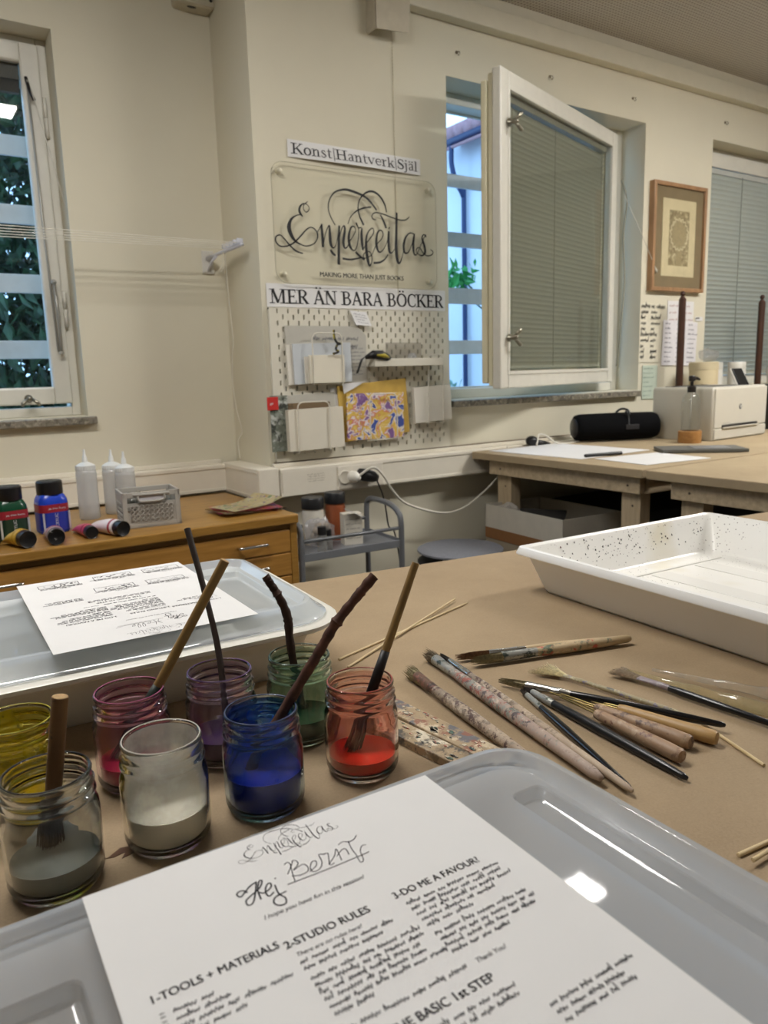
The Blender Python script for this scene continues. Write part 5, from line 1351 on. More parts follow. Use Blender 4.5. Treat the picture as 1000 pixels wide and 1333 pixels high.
pbag = thing('plastic_bag', 'crumpled clear plastic bag lying on top of the beige drum', 'bag', (3.36, 2.25, BZ + 0.3295)); bm = BM(); bmesh.ops.create_icosphere(bm, subdivisions=3, radius=0.05); r = random.Random(3)
for v_ in bm.verts:
    v_.co = Vector((v_.co.x*1.2, v_.co.y*0.7, v_.co.z*0.62 + 0.03))*(1 + r.uniform(-.15, .15)); v_.co.z = max(0.0005, v_.co.z)
obj('film', bm, thin_glass('bag_film_b', (0.9, 0.9, 0.9), 1.0, 0.2, (0.7, 0.7, 0.7), 0.15), pbag)
wb = thing('white_tub', 'wide white tub on the bench under the closed blind', 'tub', (4.02, 2.20, BZ)); bm = BM(); loft(bm, [lift(rrect(0.24*k, 0.16*k, 0.03, 5), z) for k, z in ((0.9, 0.0), (1, 0.26), (1.04, 0.262), (1.04, 0.285), (0.98, 0.30))], True, True); obj('tub_body', bm, mat('tub_white', '#CFCCC6', 0.4, vary=0.02), wb, True, autosmooth=40)
rb = canister(3.84, 2.13, 0.026, 0.285, 'white bottle with red cap standing by the darker rod', '#8E2228')
db = thing('dark_box', 'small dark box at the printer side under the white tub', 'box', (3.66, 2.02, BZ)); bm = BM(); box(bm, -0.12, 0.14, -0.06, 0.06, 0.19, 0.215, 0.003); box(bm, -0.10, -0.08, -0.05, 0.05, 0, 0.19); box(bm, 0.10, 0.12, -0.05, 0.05, 0, 0.19); obj('box_body', bm, mat('dark_stand', '#242322', 0.5), db); db.name = 'stand'; db['label'] = 'low black stand at the far side of the printer'; db['category'] = 'stand'
rd = thing('brown_dish', 'brown dish with blue cloth beside the printer front', 'dish', (3.44, 1.86, BZ)); bm = BM(); lathe(bm, [(0, 0), (0.05, 0), (0.075, 0.03), (0.072, 0.032), (0.048, 0.005), (0, 0.005)], 24); obj('dish_body', bm, mat('brown_dish', '#4A2A1E', 0.4), rd, True)
bm = BM(); bmesh.ops.create_icosphere(bm, subdivisions=2, radius=0.045, matrix=Matrix.Translation((0, 0, 0.045))); r = random.Random(2)
for v_ in bm.verts: v_.co += Vector((r.uniform(-.008, .008), r.uniform(-.008, .008), r.uniform(-.008, .008)))
obj('cloth', bm, mat('blue_cloth', '#2C4E86', 0.8), rd, True)
# ================================================================ MAIN TABLE
T = 0.795
tb = thing('work_table', 'large work table covered in brown kraft paper', 'table', (0.65, 0.50, 0.0), radians(-7.5))
bm = BM(); box(bm, -1.25, 1.25, -0.62, 0.62, T - 0.03, T - 0.001, 0.002); obj('table_top', bm, M_pine, tb)
bm = BM(); box(bm, -1.252, 1.252, -0.622, 0.6235, T - 0.0012, T, 0.0); box(bm, -1.252, 1.252, 0.6222, 0.6236, T - 0.045, T - 0.0005, 0.0); obj('paper_cover', bm, M_kraft, tb)
for x in (-1.15, 1.1):
    for y in (-0.55, 0.5): bm = BM(); box(bm, x, x + 0.06, y, y + 0.06, 0.0, T - 0.0302, 0.002); obj('leg', bm, M_pinez, tb)
bm = BM()
stn = [(0.0, 0.0), (0.012, 0.004), (0.02, -0.002), (0.018, -0.010), (0.006, -0.009), (0.012, -0.004), (0.003, -0.003), (-0.008, 0.004)]
prism(bm, stn, 0, 0.0004, Matrix.Rotation(radians(7.5), 4, 'Z') @ Matrix.Translation((0.10 - 0.65, 0.545 - 0.50, 0)) if False else Matrix.Translation((-0.551, -0.027, T)) @ Matrix.Rotation(0.4, 4, 'Z'))
obj('paint_stain', bm, mat('brown_paint_stain', '#4B321A', 0.3), tb)

# ================================================================ LIDDED BOXES
LZ = 0.8885
def lidded_box(label, cx, cy, rz, w, d, outset, bodymat, pockets):
    t = thing('storage_box', label, 'storage box', (cx, cy, T), rz)
    z1 = LZ - T
    rc = 0.035
    def rr(o, r=rc): return rrect(w + 2*o, d + 2*o, r + o, 7)
    bm = BM()
    loft(bm, [lift(rr(-0.030, rc), 0.0), lift(rr(-0.026), 0.004), lift(rr(outset*0.15 - 0.004), z1 - 0.030), lift(rr(outset*0.4 - 0.002), z1 - 0.027), lift(rr(outset - 0.004), z1 - 0.0275), lift(rr(outset), z1 - 0.025), lift(rr(outset), z1 - 0.021), lift(rr(outset - 0.003), z1 - 0.0195), lift(rr(outset*0.35 - 0.006), z1 - 0.0195), lift(rr(-0.012), z1 - 0.030), lift(rr(-0.032), 0.005)], True, True)
    obj('body', bm, bodymat, t, True, autosmooth=35)
    bm = BM()
    loft(bm, [lift(rr(outset*0.55), z1 - 0.0185), lift(rr(outset*0.55 + 0.001), z1 - 0.016), lift(rr(outset*0.3), z1 - 0.012), lift(rr(0.0015), z1 - 0.003), lift(rr(-0.001), z1 - 0.0006), lift(rr(-0.004), z1), lift(rr(-0.006), z1), lift(rr(-0.0075), z1 - 0.0012), lift(rr(-0.0112), z1 - 0.0088), lift(rr(-0.0125), z1 - 0.0098)], False, False)
    zp = z1 - 0.010
    inner = loft(bm, [lift(rr(-0.0125), z1 - 0.0098), lift(rr(-0.014), zp)])[-1]
    edges = [bm.edges.get((inner[k], inner[(k + 1) % len(inner)])) for k in range(len(inner))]
    for (xa, xb) in pockets:
        px, pw, pd = (xa + xb)/2, xb - xa, d - 0.085
        def pr_(o): return rrect(pw + 2*o, pd + 2*o, 0.006, 4, px, 0)
        ring = loft(bm, [lift(pr_(0.0), zp), lift(pr_(-0.0008), zp - 0.001), lift(pr_(-0.002), zp - 0.008), lift(pr_(-0.0035), zp - 0.009)], False, True)[0]
        edges += [bm.edges.get((ring[k], ring[(k + 1) % len(ring)])) for k in range(len(ring))]
    bmesh.ops.triangle_fill(bm, edges=edges, use_beauty=True, use_dissolve=False)
    obj('lid', bm, M_lid, t, True, autosmooth=28)
    return t
M_binwhite = mat('white_box_plastic', '#D9D6CC', 0.35, vary=0.01)
M_binclear = thin_glass('clear_box_plastic', (0.94, 0.95, 0.96), 0.8, 0.55, (0.84, 0.86, 0.88), 0.12)
lidded_box('white storage box with clear lid standing behind the row of paint jars', 0.212, 0.897, radians(-3.2), 0.385, 0.275, 0.030, M_binwhite, [(-0.176, -0.142), (0.118, 0.174)])
lidded_box('translucent storage box with milky lid standing in front of the jars', 0.152, 0.238, radians(-0.8), 0.385, 0.272, 0.012, M_binclear, [(-0.176, -0.109), (0.150, 0.176)])

# ================================================================ PRINTED SHEETS
HEJ = [[(715,-435),(703,-409),(679,-404),(664,-423),(676,-446),(707,-423),(743,-395),(779,-382)],[(785,-378),(751,-452),(712,-519),(684,-524),(687,-488),(719,-467),(780,-435),(811,-391),(797,-386),(766,-447),(754,-519)],[(761,-459),(786,-483),(831,-461),(840,-429),(817,-437),(794,-480),(797,-519),(830,-504)],[(855,-455),(845,-529),(860,-575),(845,-614),(811,-608),(798,-576),(822,-543),(884,-533)],[(876,-407),(878,-414)]]
BERNT = [[(961,-334),(982,-324),(991,-344),(974,-403),(952,-494)],[(945,-415),(996,-354),(1014,-326),(1030,-343),(1023,-372),(984,-402),(1043,-385),(1059,-412),(1045,-450),(999,-459),(956,-441)],[(1049,-461),(1098,-438),(1116,-401),(1095,-395),(1067,-433),(1067,-473),(1107,-468),(1140,-425),(1154,-360),(1179,-373),(1185,-367)],[(1183,-371),(1199,-382),(1165,-467),(1193,-469)],[(1161,-464),(1222,-414),(1256,-368),(1235,-472)],[(1229,-427),(1278,-392),(1300,-398),(1291,-451)],[(1346,-341),(1329,-409),(1323,-473)],[(1282,-342),(1316,-330),(1346,-350),(1380,-345),(1412,-318)],[(1323,-473),(1311,-540),(1335,-531),(1356,-461),(1388,-422),(1412,-426)],[(910,-490),(1141,-495),(1394,-490)]]
HELLE = [[(960,-330),(985,-400),(960,-490)],[(1030,-320),(1010,-400),(1020,-480)],[(950,-400),(1010,-395),(1050,-400)],[(1050,-440),(1090,-420),(1095,-395),(1070,-400),(1060,-450),(1090,-480),(1140,-440),(1160,-340),(1140,-330),(1130,-400),(1150,-480),(1190,-440),(1210,-340),(1190,-330),(1180,-400),(1200,-480),(1240,-440),(1260,-400),(1235,-400),(1225,-450),(1260,-480),(1330,-470),(1420,-440)],[(910,-490),(1141,-495),(1394,-490)]]
def instruction_sheet(label, x, y, rz, name_strokes, seed, ws=1.0):
    t = thing('instruction_sheet', label, 'paper', (x, y, LZ + 0.0006), rz)
    bm = BM(); box(bm, 0, 0.210, -0.297, 0, 0, 0.0004); obj('paper', bm, M_paper, t)
    M = Matrix.Translation((0, 0, 0.0006)); r = random.Random(seed)
    k = 1e-4
    bm = BM(); logo_into(bm, 0.0765, -0.0245, 0.060, M, 0.75); obj('script_logo', bm, M_inkgrey, t)
    bm = BM()
    for s in HEJ: ribbon(bm, [(a*k, b*k) for a, b in s], 0.00085, M)
    for s in name_strokes: ribbon(bm, [(a*k, b*k) for a, b in s], 0.0005, M)
    obj('handwritten_greeting', bm, M_inkgrey, t)
    bm = BM()
    def tx(s, x, y, size, sh=0.0, bold=0.0, sp=1.0): text_into(bm, s, size, M @ Matrix.Translation((x/1000, y/1000, 0)), shear=sh, bold=bold, space=sp)
    tx('I hope you have fun in this session!', 71, -66.5, 0.0043, 0.35, 0, 0.93)
    for s_t, x_t, y_t, w_t in (('1-TOOLS + MATERIALS', 11.5, -87.0, 57.5), ('2-STUDIO RULES', 72, -89.6, 44.5), ('3-DO ME A FAVOUR?', 131, -88.8, 53), ('THE BASIC 1st STEP', 88, -155.0, 52)):
        for o_ in (0.0, 0.00025): text_fit(bm, s_t, 0.0068, w_t/1000, M @ Matrix.Translation((x_t/1000 + o_, y_t/1000 + o_*0.4, 0)))
    tx('Thank You!', 139, -143.5, 0.0040, 0.3, 0, 0.9)
    tx('There are no rules here!', 74, -96.5, 0.0036, 0.35, 0, 0.95)
    tx('There you will start having fun', 76, -143.0, 0.0037, 0.35, 0, 0.95) if False else scribble(bm, 0.074, -0.143, 0.055, 0.0032, M, r, 0.00055*ws)
    for i, yy in enumerate((-101.0, -105.4, -112.0, -116.4, -120.8, -125.2, -129.6, -134.0)):
        scribble(bm, 0.074, yy/1000, (0.045, 0.04, 0.05, 0.052, 0.05, 0.05, 0.052, 0.014)[i], 0.0032, M, r, 0.00055*ws)
    for i, yy in enumerate((-95.5, -99.9, -104.3, -108.7, -113.1, -119.5, -123.9, -128.3, -132.7)):
        scribble(bm, 0.134, yy/1000, (0.048, 0.052, 0.05, 0.042, 0.02, 0.052, 0.054, 0.05, 0.028)[i], 0.0032, M, r, 0.00055*ws)
    for i, yy in enumerate((-96, -100.6, -105.2, -109.8)):
        box(bm, 0.0135, 0.0155, yy/1000 - 0.0002, yy/1000 + 0.0002, 0.0006, 0.0007); box(bm, 0.0135, 0.0155, yy/1000 + 0.0018, yy/1000 + 0.0022, 0.0006, 0.0007)
        scribble(bm, 0.019, yy/1000, (0.013, 0.018, 0.040, 0.026)[i], 0.0032, M, r, 0.00055*ws)
    for i, yy in enumerate((-162, -166.5)): scribble(bm, 0.075, yy/1000, 0.07, 0.0032, M, r, 0.00055*ws)
    for i, yy in enumerate((-178, -182.5, -187)): scribble(bm, 0.150, yy/1000, (0.045, 0.04, 0.036)[i], 0.0032, M, r, 0.00055*ws)
    for (x0, y0, cap) in ((18, -222, 'DOTTED'), (82, -222, 'STONES'), (8, -282, 'DOTTED'), (72, -282, 'STONES'), (140, -276, 'ZEBRA')):
        w, h = 0.048, 0.016
        x_, y_ = x0/1000, y0/1000
        for (a, b_) in (((x_, y_), (x_ + w, y_)), ((x_ + w, y_), (x_ + w, y_ + h)), ((x_ + w, y_ + h), (x_, y_ + h)), ((x_, y_ + h), (x_, y_))): ribbon(bm, [a, b_], 0.0005*ws, M, False)
        for q in range(22):
            cx, cy = x_ + r.uniform(0.003, w - 0.003), y_ + r.uniform(0.002, h - 0.002)
            ribbon(bm, [(cx - 0.001, cy), (cx + 0.0012, cy + r.uniform(-.0006, .0006))], (0.0016 if cap != 'DOTTED' else 0.0007)*ws**0.5, M, False)
        text_into(bm, '(%s)' % cap, 0.0036, M @ Matrix.Translation((x_ + 0.012, y_ + 0.026, 0)))
        scribble(bm, x_ - 0.003, y_ + 0.0215, 0.05, 0.003, M, r, 0.0005*ws); scribble(bm, x_ - 0.003, y_ + 0.0178, 0.05, 0.003, M, r, 0.0005*ws)
    for v in bm.verts: v.co.z = 0.0006
    obj('printed_text', bm, M_inkgrey, t)
    return t
instruction_sheet('white printed sheet lying upright on the translucent box in front of the jars', 0.054, 0.3725, radians(-1.9), BERNT, 1)
instruction_sheet('white printed sheet lying upside down on the white box behind the jars', 0.318, 0.7475, radians(178.4), HELLE, 2, 1.6)

# ================================================================ WHITE TRAY
ty = thing('developing_tray', 'large white plastic tray with paint speckles and ribbed floor', 'tray', (0.822, 0.872, T), radians(-2.5))
TW, TD, TH = 0.47, 0.60, 0.074
def trr(o, r=0.010): return [(x + TW/2, y - TD/2) for x, y in rrect(TW + 2*o, TD + 2*o, max(0.008, r + o), 7)]
m, nt, b = new_mat('speckled_white_plastic')
v = coords(nt)
vr = N(nt, 'ShaderNodeTexVoronoi'); vr.inputs['Scale'].default_value = 150; nt.links.new(v, vr.inputs['Vector'])
dot = ramp(nt, vr.outputs['Distance'], [(0.13, (1, 1, 1, 1)), (0.17, (0, 0, 0, 1))])
area = ramp(nt, noise(nt, v, 7, 3, 0.6), [(0.50, (0, 0, 0, 1)), (0.60, (1, 1, 1, 1))])
mu = N(nt, 'ShaderNodeMath', operation='MULTIPLY'); nt.links.new(dot, mu.inputs[0]); nt.links.new(area, mu.inputs[1])
mxx = N(nt, 'ShaderNodeMix', data_type='RGBA'); nt.links.new(mu.outputs[0], mxx.inputs['Factor']); mxx.inputs['A'].default_value = lin('#EDEBE5'); mxx.inputs['B'].default_value = lin('#5A4640')
yel = ramp(nt, noise(nt, v, 5, 3, 0.6), [(0.62, (0, 0, 0, 1)), (0.8, (0.5, 0.5, 0.5, 1))])
my = N(nt, 'ShaderNodeMix', data_type='RGBA'); nt.links.new(yel, my.inputs['Factor']); nt.links.new(mxx.outputs['Result'], my.inputs['A']); my.inputs['B'].default_value = lin('#CFC08C')
nt.links.new(my.outputs['Result'], b.inputs['Base Color']); b.inputs['Roughness'].default_value = 0.3
M_tray_in = m
bm = BM()
loft(bm, [lift(trr(-0.030, 0.045), 0.0004), lift(trr(-0.024, 0.045), 0.006), lift(trr(-0.008), TH - 0.012), lift(trr(-0.005), TH - 0.008), lift(trr(0.004), TH - 0.011), lift(trr(0.0065), TH - 0.012), lift(trr(0.007), TH - 0.010), lift(trr(0.002), TH - 0.001), lift(trr(-0.003), TH)], True, False)
obj('outer_wall', bm, splat_mat('tray_outside', '#EFEEEB', ['#A9A39A'], 60, 0.27, 0.35), ty, True, autosmooth=45)
bm = BM()
loft(bm, [lift(trr(-0.003), TH), lift(trr(-0.009), TH - 0.004), lift(trr(-0.030, 0.045), 0.012), lift(trr(-0.038, 0.045), 0.008), lift(trr(-0.06, 0.045), 0.008)], False, True)
obj('inner_basin', bm, M_tray_in, ty, True, autosmooth=45)
bm = BM()
for k in range(3):
    x = 0.125 + 0.11*k; box(bm, x - 0.02, x + 0.02, -TD + 0.09, -0.085, 0.0075, 0.0092, 0.0006)
box(bm, 0.06, TW - 0.06, -0.078, -0.072, 0.0075, 0.0095, 0.0008); box(bm, 0.062, 0.068, -TD + 0.08, -0.07, 0.0075, 0.0095, 0.0008)
obj('floor_rib', bm, M_white_plastic, ty)
for (x, y) in ((0.05, -0.41), (TW - 0.05, -0.41)):
    bm = BM(); box(bm, x - 0.02, x + 0.02, y - 0.025, y + 0.025, 0.0, 0.0045, 0.001); obj('foot', bm, M_white_plastic, ty)
bm = BM(); r = random.Random(14)
for k in range(110):
    u = r.uniform(0.03, 0.55); h = r.uniform(0.30, 0.95)
    # specks on the inner left and back walls
    if r.random() < 0.35:
        yy = -u; n0 = 0.0095 + (0.030 - 0.0095)*(1 - h); M_ = Matrix.Translation((n0 - 0.0, yy, 0.012 + (TH - 0.016)*h)) @ Matrix.Rotation(pi/2 + 0.32, 4, 'Y')
    else:
        xx = 0.02 + u*0.75; n0 = 0.0095 + (0.030 - 0.0095)*(1 - h); M_ = Matrix.Translation((xx, -n0, 0.012 + (TH - 0.016)*h)) @ Matrix.Rotation(pi/2 - 0.32, 4, 'X')
    a, b_ = r.uniform(0.0003, 0.0010), r.uniform(0.0004, 0.0017)
    prism(bm, [(a*cos(q*pi/4), b_*sin(q*pi/4)) for q in range(8)], -0.0004, 0.0006, M_)
obj('paint_speck', bm, splat_mat('speck_paint', '#2A2323', ['#7A3B34', '#6E5A3A'], 60, 0.4, 0.6), ty)

# ================================================================ PAINT JARS
JR, JH = 0.0325, 0.085
JAR_OUT = [(0.0, 0.0015), (0.020, 0.001), (0.0255, 0.0), (0.0285, 0.0012), (0.0312, 0.0052), (0.0325, 0.010), (0.0320, 0.0125), (0.0328, 0.015), (0.0329, 0.030), (0.0329, 0.052), (0.0324, 0.0575), (0.0308, 0.0615), (0.0297, 0.0635), (0.0298, 0.0650), (0.0312, 0.0662), (0.0317, 0.0675), (0.0310, 0.0688), (0.0296, 0.0698), (0.0292, 0.0722), (0.0304, 0.0735), (0.0312, 0.0747), (0.0304, 0.0759), (0.0292, 0.077), (0.0291, 0.0805), (0.0298, 0.0820), (0.0300, 0.0834), (0.0295, 0.0846), (0.0285, 0.085), (0.0275, 0.0845), (0.0270, 0.083)]
JAR_IN = [(0.0270, 0.083), (0.0270, 0.070), (0.0275, 0.064), (0.0290, 0.060), (0.0303, 0.054), (0.0305, 0.030), (0.0302, 0.012), (0.028, 0.006), (0.022, 0.004), (0, 0.004)]
def jar_rad(z):
    pr_ = JAR_IN[::-1]
    for (r0, z0), (r1, z1) in zip(pr_, pr_[1:]):
        if z0 <= z <= z1: return r0 + (r1 - r0)*(z - z0)/max(1e-6, z1 - z0)
    return 0.027
def clear_glass(tint):
    m, nt, b = new_mat('jar_glass'); nt.nodes.remove(b)
    g = N(nt, 'ShaderNodeBsdfGlass'); g.inputs['Color'].default_value = (*tint, 1); g.inputs['IOR'].default_value = 1.5; g.inputs['Roughness'].default_value = 0.0
    nt.links.new(g.outputs[0], nt.nodes['Material Output'].inputs['Surface'])
    return m
def paint_jar(x, y, label, level, col, film, film_tint, film_patch, glass_tint=(0.95, 0.96, 0.95), swirl=None, rim_col=None, fscale=26.0):
    t = thing('paint_jar', label, 'jar', (x, y, T), R.uniform(0, 6), 'glass paint jars in two rows')
    bm = BM(); lathe(bm, JAR_OUT[:-1] + JAR_IN, 64); obj('glass', bm, clear_glass(glass_tint), t, True)
    # the paint itself
    n = 12; prof = [(0, 0.0045), (0.021, 0.0046)]
    for k in range(n + 1):
        z = 0.0066 + (level - 0.0066)*k/n; prof.append((jar_rad(z) - 0.0006, z))
    prof += [(jar_rad(level) - 0.0022, level - 0.0007), (0, level - 0.0009)]
    bm = BM(); lathe(bm, prof, 48)
    pm = splat_mat('paint_' + col[1:], col, [swirl], 45, 0.38, 0.28) if swirl else mat('paint_' + col[1:], col, 0.28, vary=0.05)
    obj('paint', bm, pm, t, True, autosmooth=50)
    # thin dried film left on the wall above the paint
    bm = BM(); zs = [level + 0.0004 + (0.0825 - level)*k/10 for k in range(11)]
    lathe(bm, [(jar_rad(z) - 0.0005, z) for z in zs], 48)
    c = lin(film)[:3]
    obj('paint_residue', bm, thin_glass('film_' + film[1:], film_tint, 0.2, film_patch[0], c, 0.2, 1.4, film_patch, fscale), t, True)
    if rim_col:
        bm = BM(); tube(bm, [(0.0287*cos(2*pi*k/40), 0.0287*sin(2*pi*k/40), 0.0850) for k in range(40)], 0.0005, 6, closed=True); obj('rim_paint', bm, mat('rim_' + rim_col[1:], rim_col, 0.3), t, True)
    return t
paint_jar(0.323, 0.543, 'glass jar with red paint standing closest to the painted stirring boards', 0.020, '#CC2A1C', '#C2584A', (0.97, 0.74, 0.69), (0.04, 0.20), (0.97, 0.92, 0.90), None, '#A5524A')
paint_jar(0.227, 0.541, 'jar coated all over with deep blue paint', 0.034, '#0F2E98', '#1440A8', (0.32, 0.58, 0.88), (0.10, 0.75), (0.80, 0.87, 0.93), None, '#33436A', 18)
paint_jar(0.146, 0.543, 'jar half full of off white paint in the front row', 0.030, '#E3DFD2', '#E6E3DB', (0.95, 0.95, 0.93), (0.38, 0.62), (0.97, 0.97, 0.95), None, '#C9C6BD')
paint_jar(0.064, 0.538, 'jar with dark grey paint and black smeared rim', 0.024, '#757974', '#3A3C3B', (0.95, 0.96, 0.96), (0.0, 0.22), (0.95, 0.96, 0.96), '#81857C', '#1B1F26')
paint_jar(0.309, 0.633, 'jar with dark green paint in the back row', 0.026, '#12301F', '#3F7A58', (0.80, 0.92, 0.85), (0.06, 0.22), (0.92, 0.97, 0.94), None, '#2F4A40')
paint_jar(0.231, 0.642, 'jar with dark purple paint in the back row', 0.026, '#3A2850', '#7E6090', (0.90, 0.83, 0.87), (0.05, 0.18), (0.95, 0.93, 0.96), None, '#5A3F74')
paint_jar(0.150, 0.647, 'jar with magenta paint in the back row', 0.024, '#A0123A', '#C86A92', (0.96, 0.78, 0.85), (0.05, 0.20), (0.97, 0.92, 0.95), None, '#A8557E')
paint_jar(0.058, 0.646, 'jar smeared with bright yellow paint at the row end', 0.022, '#B08E12', '#CDB414', (0.90, 0.86, 0.30), (0.06, 0.75), (0.97, 0.97, 0.85), None, '#B5AE3A', 16)

# ================================================================ BRUSHES AND STICKS IN THE JARS
M_bamboo = splat_mat('stained_bamboo', '#7D6238', ['#3A2818'], 30, 0.34, 0.45, '#9A7B46', (1, 1, 0.25))
M_twig = mat('brown_twig_bark', '#3B2417', 0.75, vary=0.4, vscale=90, bmp=0.5, bscale=260)
M_twig2 = mat('reddish_twig_bark', '#4A2A1B', 0.75, vary=0.4, vscale=90, bmp=0.5, bscale=260)
M_twigend = mat('cut_twig_wood', '#A98A5E', 0.7, vary=0.15, vscale=300)
def bristle_tuft(bm, base, tip, r0, r1, n, rnd, hair=0.00035, flat=1.0, ragged=0.25):
    base, tip = Vector(base), Vector(tip); ax = (tip - base); L = ax.length; ax.normalize()
    s = ax.orthogonal().normalized()
    if abs(s.z) > 0.5: s = ax.cross(s).normalized()
    u = ax.cross(s)
    tube(bm, [base, base + ax*L*0.35, base + ax*L*0.72], [r0*0.95, r0*0.95 + (r1 - r0)*0.3, max(0.0004, r1*0.55)], 10)
    for _ in range(n):
        a, q = rnd.uniform(0, 2*pi), math.sqrt(rnd.random())
        o0 = (s*cos(a) + u*sin(a)*flat)*r0*q; o1 = (s*cos(a) + u*sin(a)*flat)*r1*q + (s*rnd.uniform(-1, 1) + u*rnd.uniform(-1, 1)*flat)*r1*0.12
        l = L*(1 - ragged*rnd.random())
        tube(bm, [base + o0, base + ax*l*0.5 + (o0 + o1)*0.55, base + ax*l + o1], [hair, hair, hair*0.4], 3)
def leaning_stick(name, label, cat, pts, rads, m, endm, tip=None):
    base = Vector(pts[0])
    t = thing(name, label, cat, tuple(base), 0, 'brushes and sticks standing in the jars')
    P = [tuple(Vector(p) - base) for p in pts]
    bm = BM()
    Q = catmull([(*p, r) for p, r in zip(P, rads)], 6) if len(P) > 2 else [(*p, r) for p, r in zip(P, rads)]
    kr = random.Random(len(label))
    if cat == 'twig':      # knobbly bark
        Q = catmull([(*p, r) for p, r in zip(P, rads)], 14)
        Q = [(q[0] + kr.uniform(-1, 1)*0.0002, q[1] + kr.uniform(-1, 1)*0.0002, q[2], q[3]*(1 + 0.07*sin(i*0.9) + (0.22 if i % 17 == 9 else 0) + kr.uniform(-0.03, 0.03))) for i, q in enumerate(Q)]
    tube(bm, [q[:3] for q in Q], [q[3] for q in Q], 14); obj('handle', bm, m, t, True, autosmooth=50)
    d = (Vector(P[-1]) - Vector(P[-2])).normalized()
    bm = BM(); e = Vector(P[-1]); tube(bm, [e - d*0.0002, e + d*0.0004], rads[-1]*0.93, 14); obj('cut_end', bm, endm, t)
    return t
def along(a, b_, f): return tuple(Vector(a)*(1 - f) + Vector(b_)*f)
# red jar: bamboo brush, bristles in the paint
A, B_ = (0.311, 0.550, 0.801), (0.3885, 0.5462, 0.9748)
t = leaning_stick('bamboo_brush', 'bamboo handled brush leaning in the red paint jar', 'brush', [along(A, B_, 0.27), along(A, B_, 0.6), B_], [0.0042, 0.0040, 0.0036], M_bamboo, M_twigend)
bm = BM(); o = Vector(along(A, B_, 0.27)); bristle_tuft(bm, along(A, B_, 0.27) - o if False else tuple(Vector(along(A, B_, 0.27)) - o), tuple(Vector(A) - o), 0.0045, 0.0085, 90, random.Random(1)); obj('bristles', bm, mat('dark_brown_bristle', '#2B1A12', 0.8, vary=0.3), t)
bm = BM(); tube(bm, [tuple(Vector(along(A, B_, f)) - o) for f in (0.24, 0.46, 0.56)], [0.0050, 0.0047, 0.0041], 14); obj('dark_collar', bm, mat('blackened_collar', '#151210', 0.5, vary=0.3), t, True)
# magenta jar
A, B_ = (0.130, 0.658, 0.801), (0.236, 0.6214, 0.9871)
t = leaning_stick('bamboo_brush', 'bamboo handled brush leaning in the magenta paint jar', 'brush', [along(A, B_, 0.22), along(A, B_, 0.6), B_], [0.0046, 0.0044, 0.0042], M_bamboo, M_twigend)
o = Vector(along(A, B_, 0.22)); bm = BM(); bristle_tuft(bm, (0, 0, 0), tuple(Vector(A) - o), 0.0055, 0.0085, 90, random.Random(2)); obj('bristles', bm, mat('black_green_bristle', '#1A1412', 0.8, vary=0.3), t)
bm = BM(); tube(bm, [tuple(Vector(along(A, B_, f)) - o) for f in (0.2, 0.36, 0.42)], [0.0058, 0.0054, 0.0047], 14); obj('dark_collar', bm, mat('green_black_collar', '#1E2A22', 0.5, vary=0.3), t, True)
# purple jar : dark stick
t = leaning_stick('stirring_stick', 'long thin dark streaked stick standing in the purple paint jar', 'stick', [(0.230, 0.627, 0.801), (0.2411, 0.6660, 0.879), (0.243, 0.6965, 0.9321), (0.2416, 0.7345, 0.9974)], [0.0034, 0.0031, 0.0029, 0.0033], splat_mat('streaked_dark_wood', '#2E1F15', ['#7A6246', '#1A120C'], 30, 0.36, 0.6, None, (1, 1, 0.15)), M_twigend)
# green jar : twig
t = leaning_stick('twig_brush', 'crooked brown twig standing in the green paint jar', 'twig', [(0.316, 0.640, 0.801), (0.3134, 0.6590, 0.875), (0.315, 0.6676, 0.9081), (0.3097, 0.6753, 0.929), (0.3045, 0.6805, 0.9405), (0.3012, 0.6838, 0.9485)], [0.0040, 0.0042, 0.0045, 0.0043, 0.0041, 0.0042], M_twig, M_twigend)
bm = BM(); bristle_tuft(bm, (0, 0.004, 0.022), (0.0, 0.0, 0.001), 0.005, 0.007, 50, random.Random(3)); obj('bristles', bm, mat('green_black_bristle', '#14201A', 0.8), t)
# blue jar : twig brush
t = leaning_stick('twig_brush', 'long knobbly twig brush leaning in the blue paint jar', 'twig', [(0.212, 0.553, 0.815), (0.2517, 0.540, 0.879), (0.276, 0.531, 0.918), (0.2914, 0.5255, 0.943), (0.3067, 0.5188, 0.9628), (0.3218, 0.5119, 0.9813)], [0.0046, 0.0045, 0.0042, 0.0044, 0.0040, 0.0045], M_twig2, M_twigend)
bm = BM(); bristle_tuft(bm, (0.008, -0.003, 0.012), (-0.004, 0.002, -0.013), 0.0055, 0.008, 60, random.Random(4)); obj('bristles', bm, mat('blue_black_bristle', '#0A1026', 0.7), t)
# grey jar : dowel brush
A, B_ = (0.061, 0.556, 0.801), (0.0809, 0.5545, 0.9251)
t = leaning_stick('dowel_brush', 'short round dowel brush standing in the grey paint jar', 'brush', [along(A, B_, 0.30), along(A, B_, 0.6), B_], [0.0058, 0.0058, 0.0057], splat_mat('brown_dowel', '#573816', ['#24160C'], 70, 0.36, 0.5, '#684820'), M_twigend)
o = Vector(along(A, B_, 0.30)); bm = BM(); bristle_tuft(bm, (0, 0, 0), tuple(Vector(A) - o), 0.0075, 0.0095, 90, random.Random(5)); obj('bristles', bm, mat('brown_wet_bristle', '#2A1B12', 0.6), t)
bm = BM(); tube(bm, [tuple(Vector(along(A, B_, f)) - o) for f in (0.20, 0.40, 0.42)], [0.0088, 0.0080, 0.006], 14); obj('dark_collar', bm, mat('dark_binding', '#1E1511', 0.5, vary=0.3), t, True)
bm = BM(); r = random.Random(23)
# dark drips on outside of rims are part of the jars (left to the residue)
bm.free()

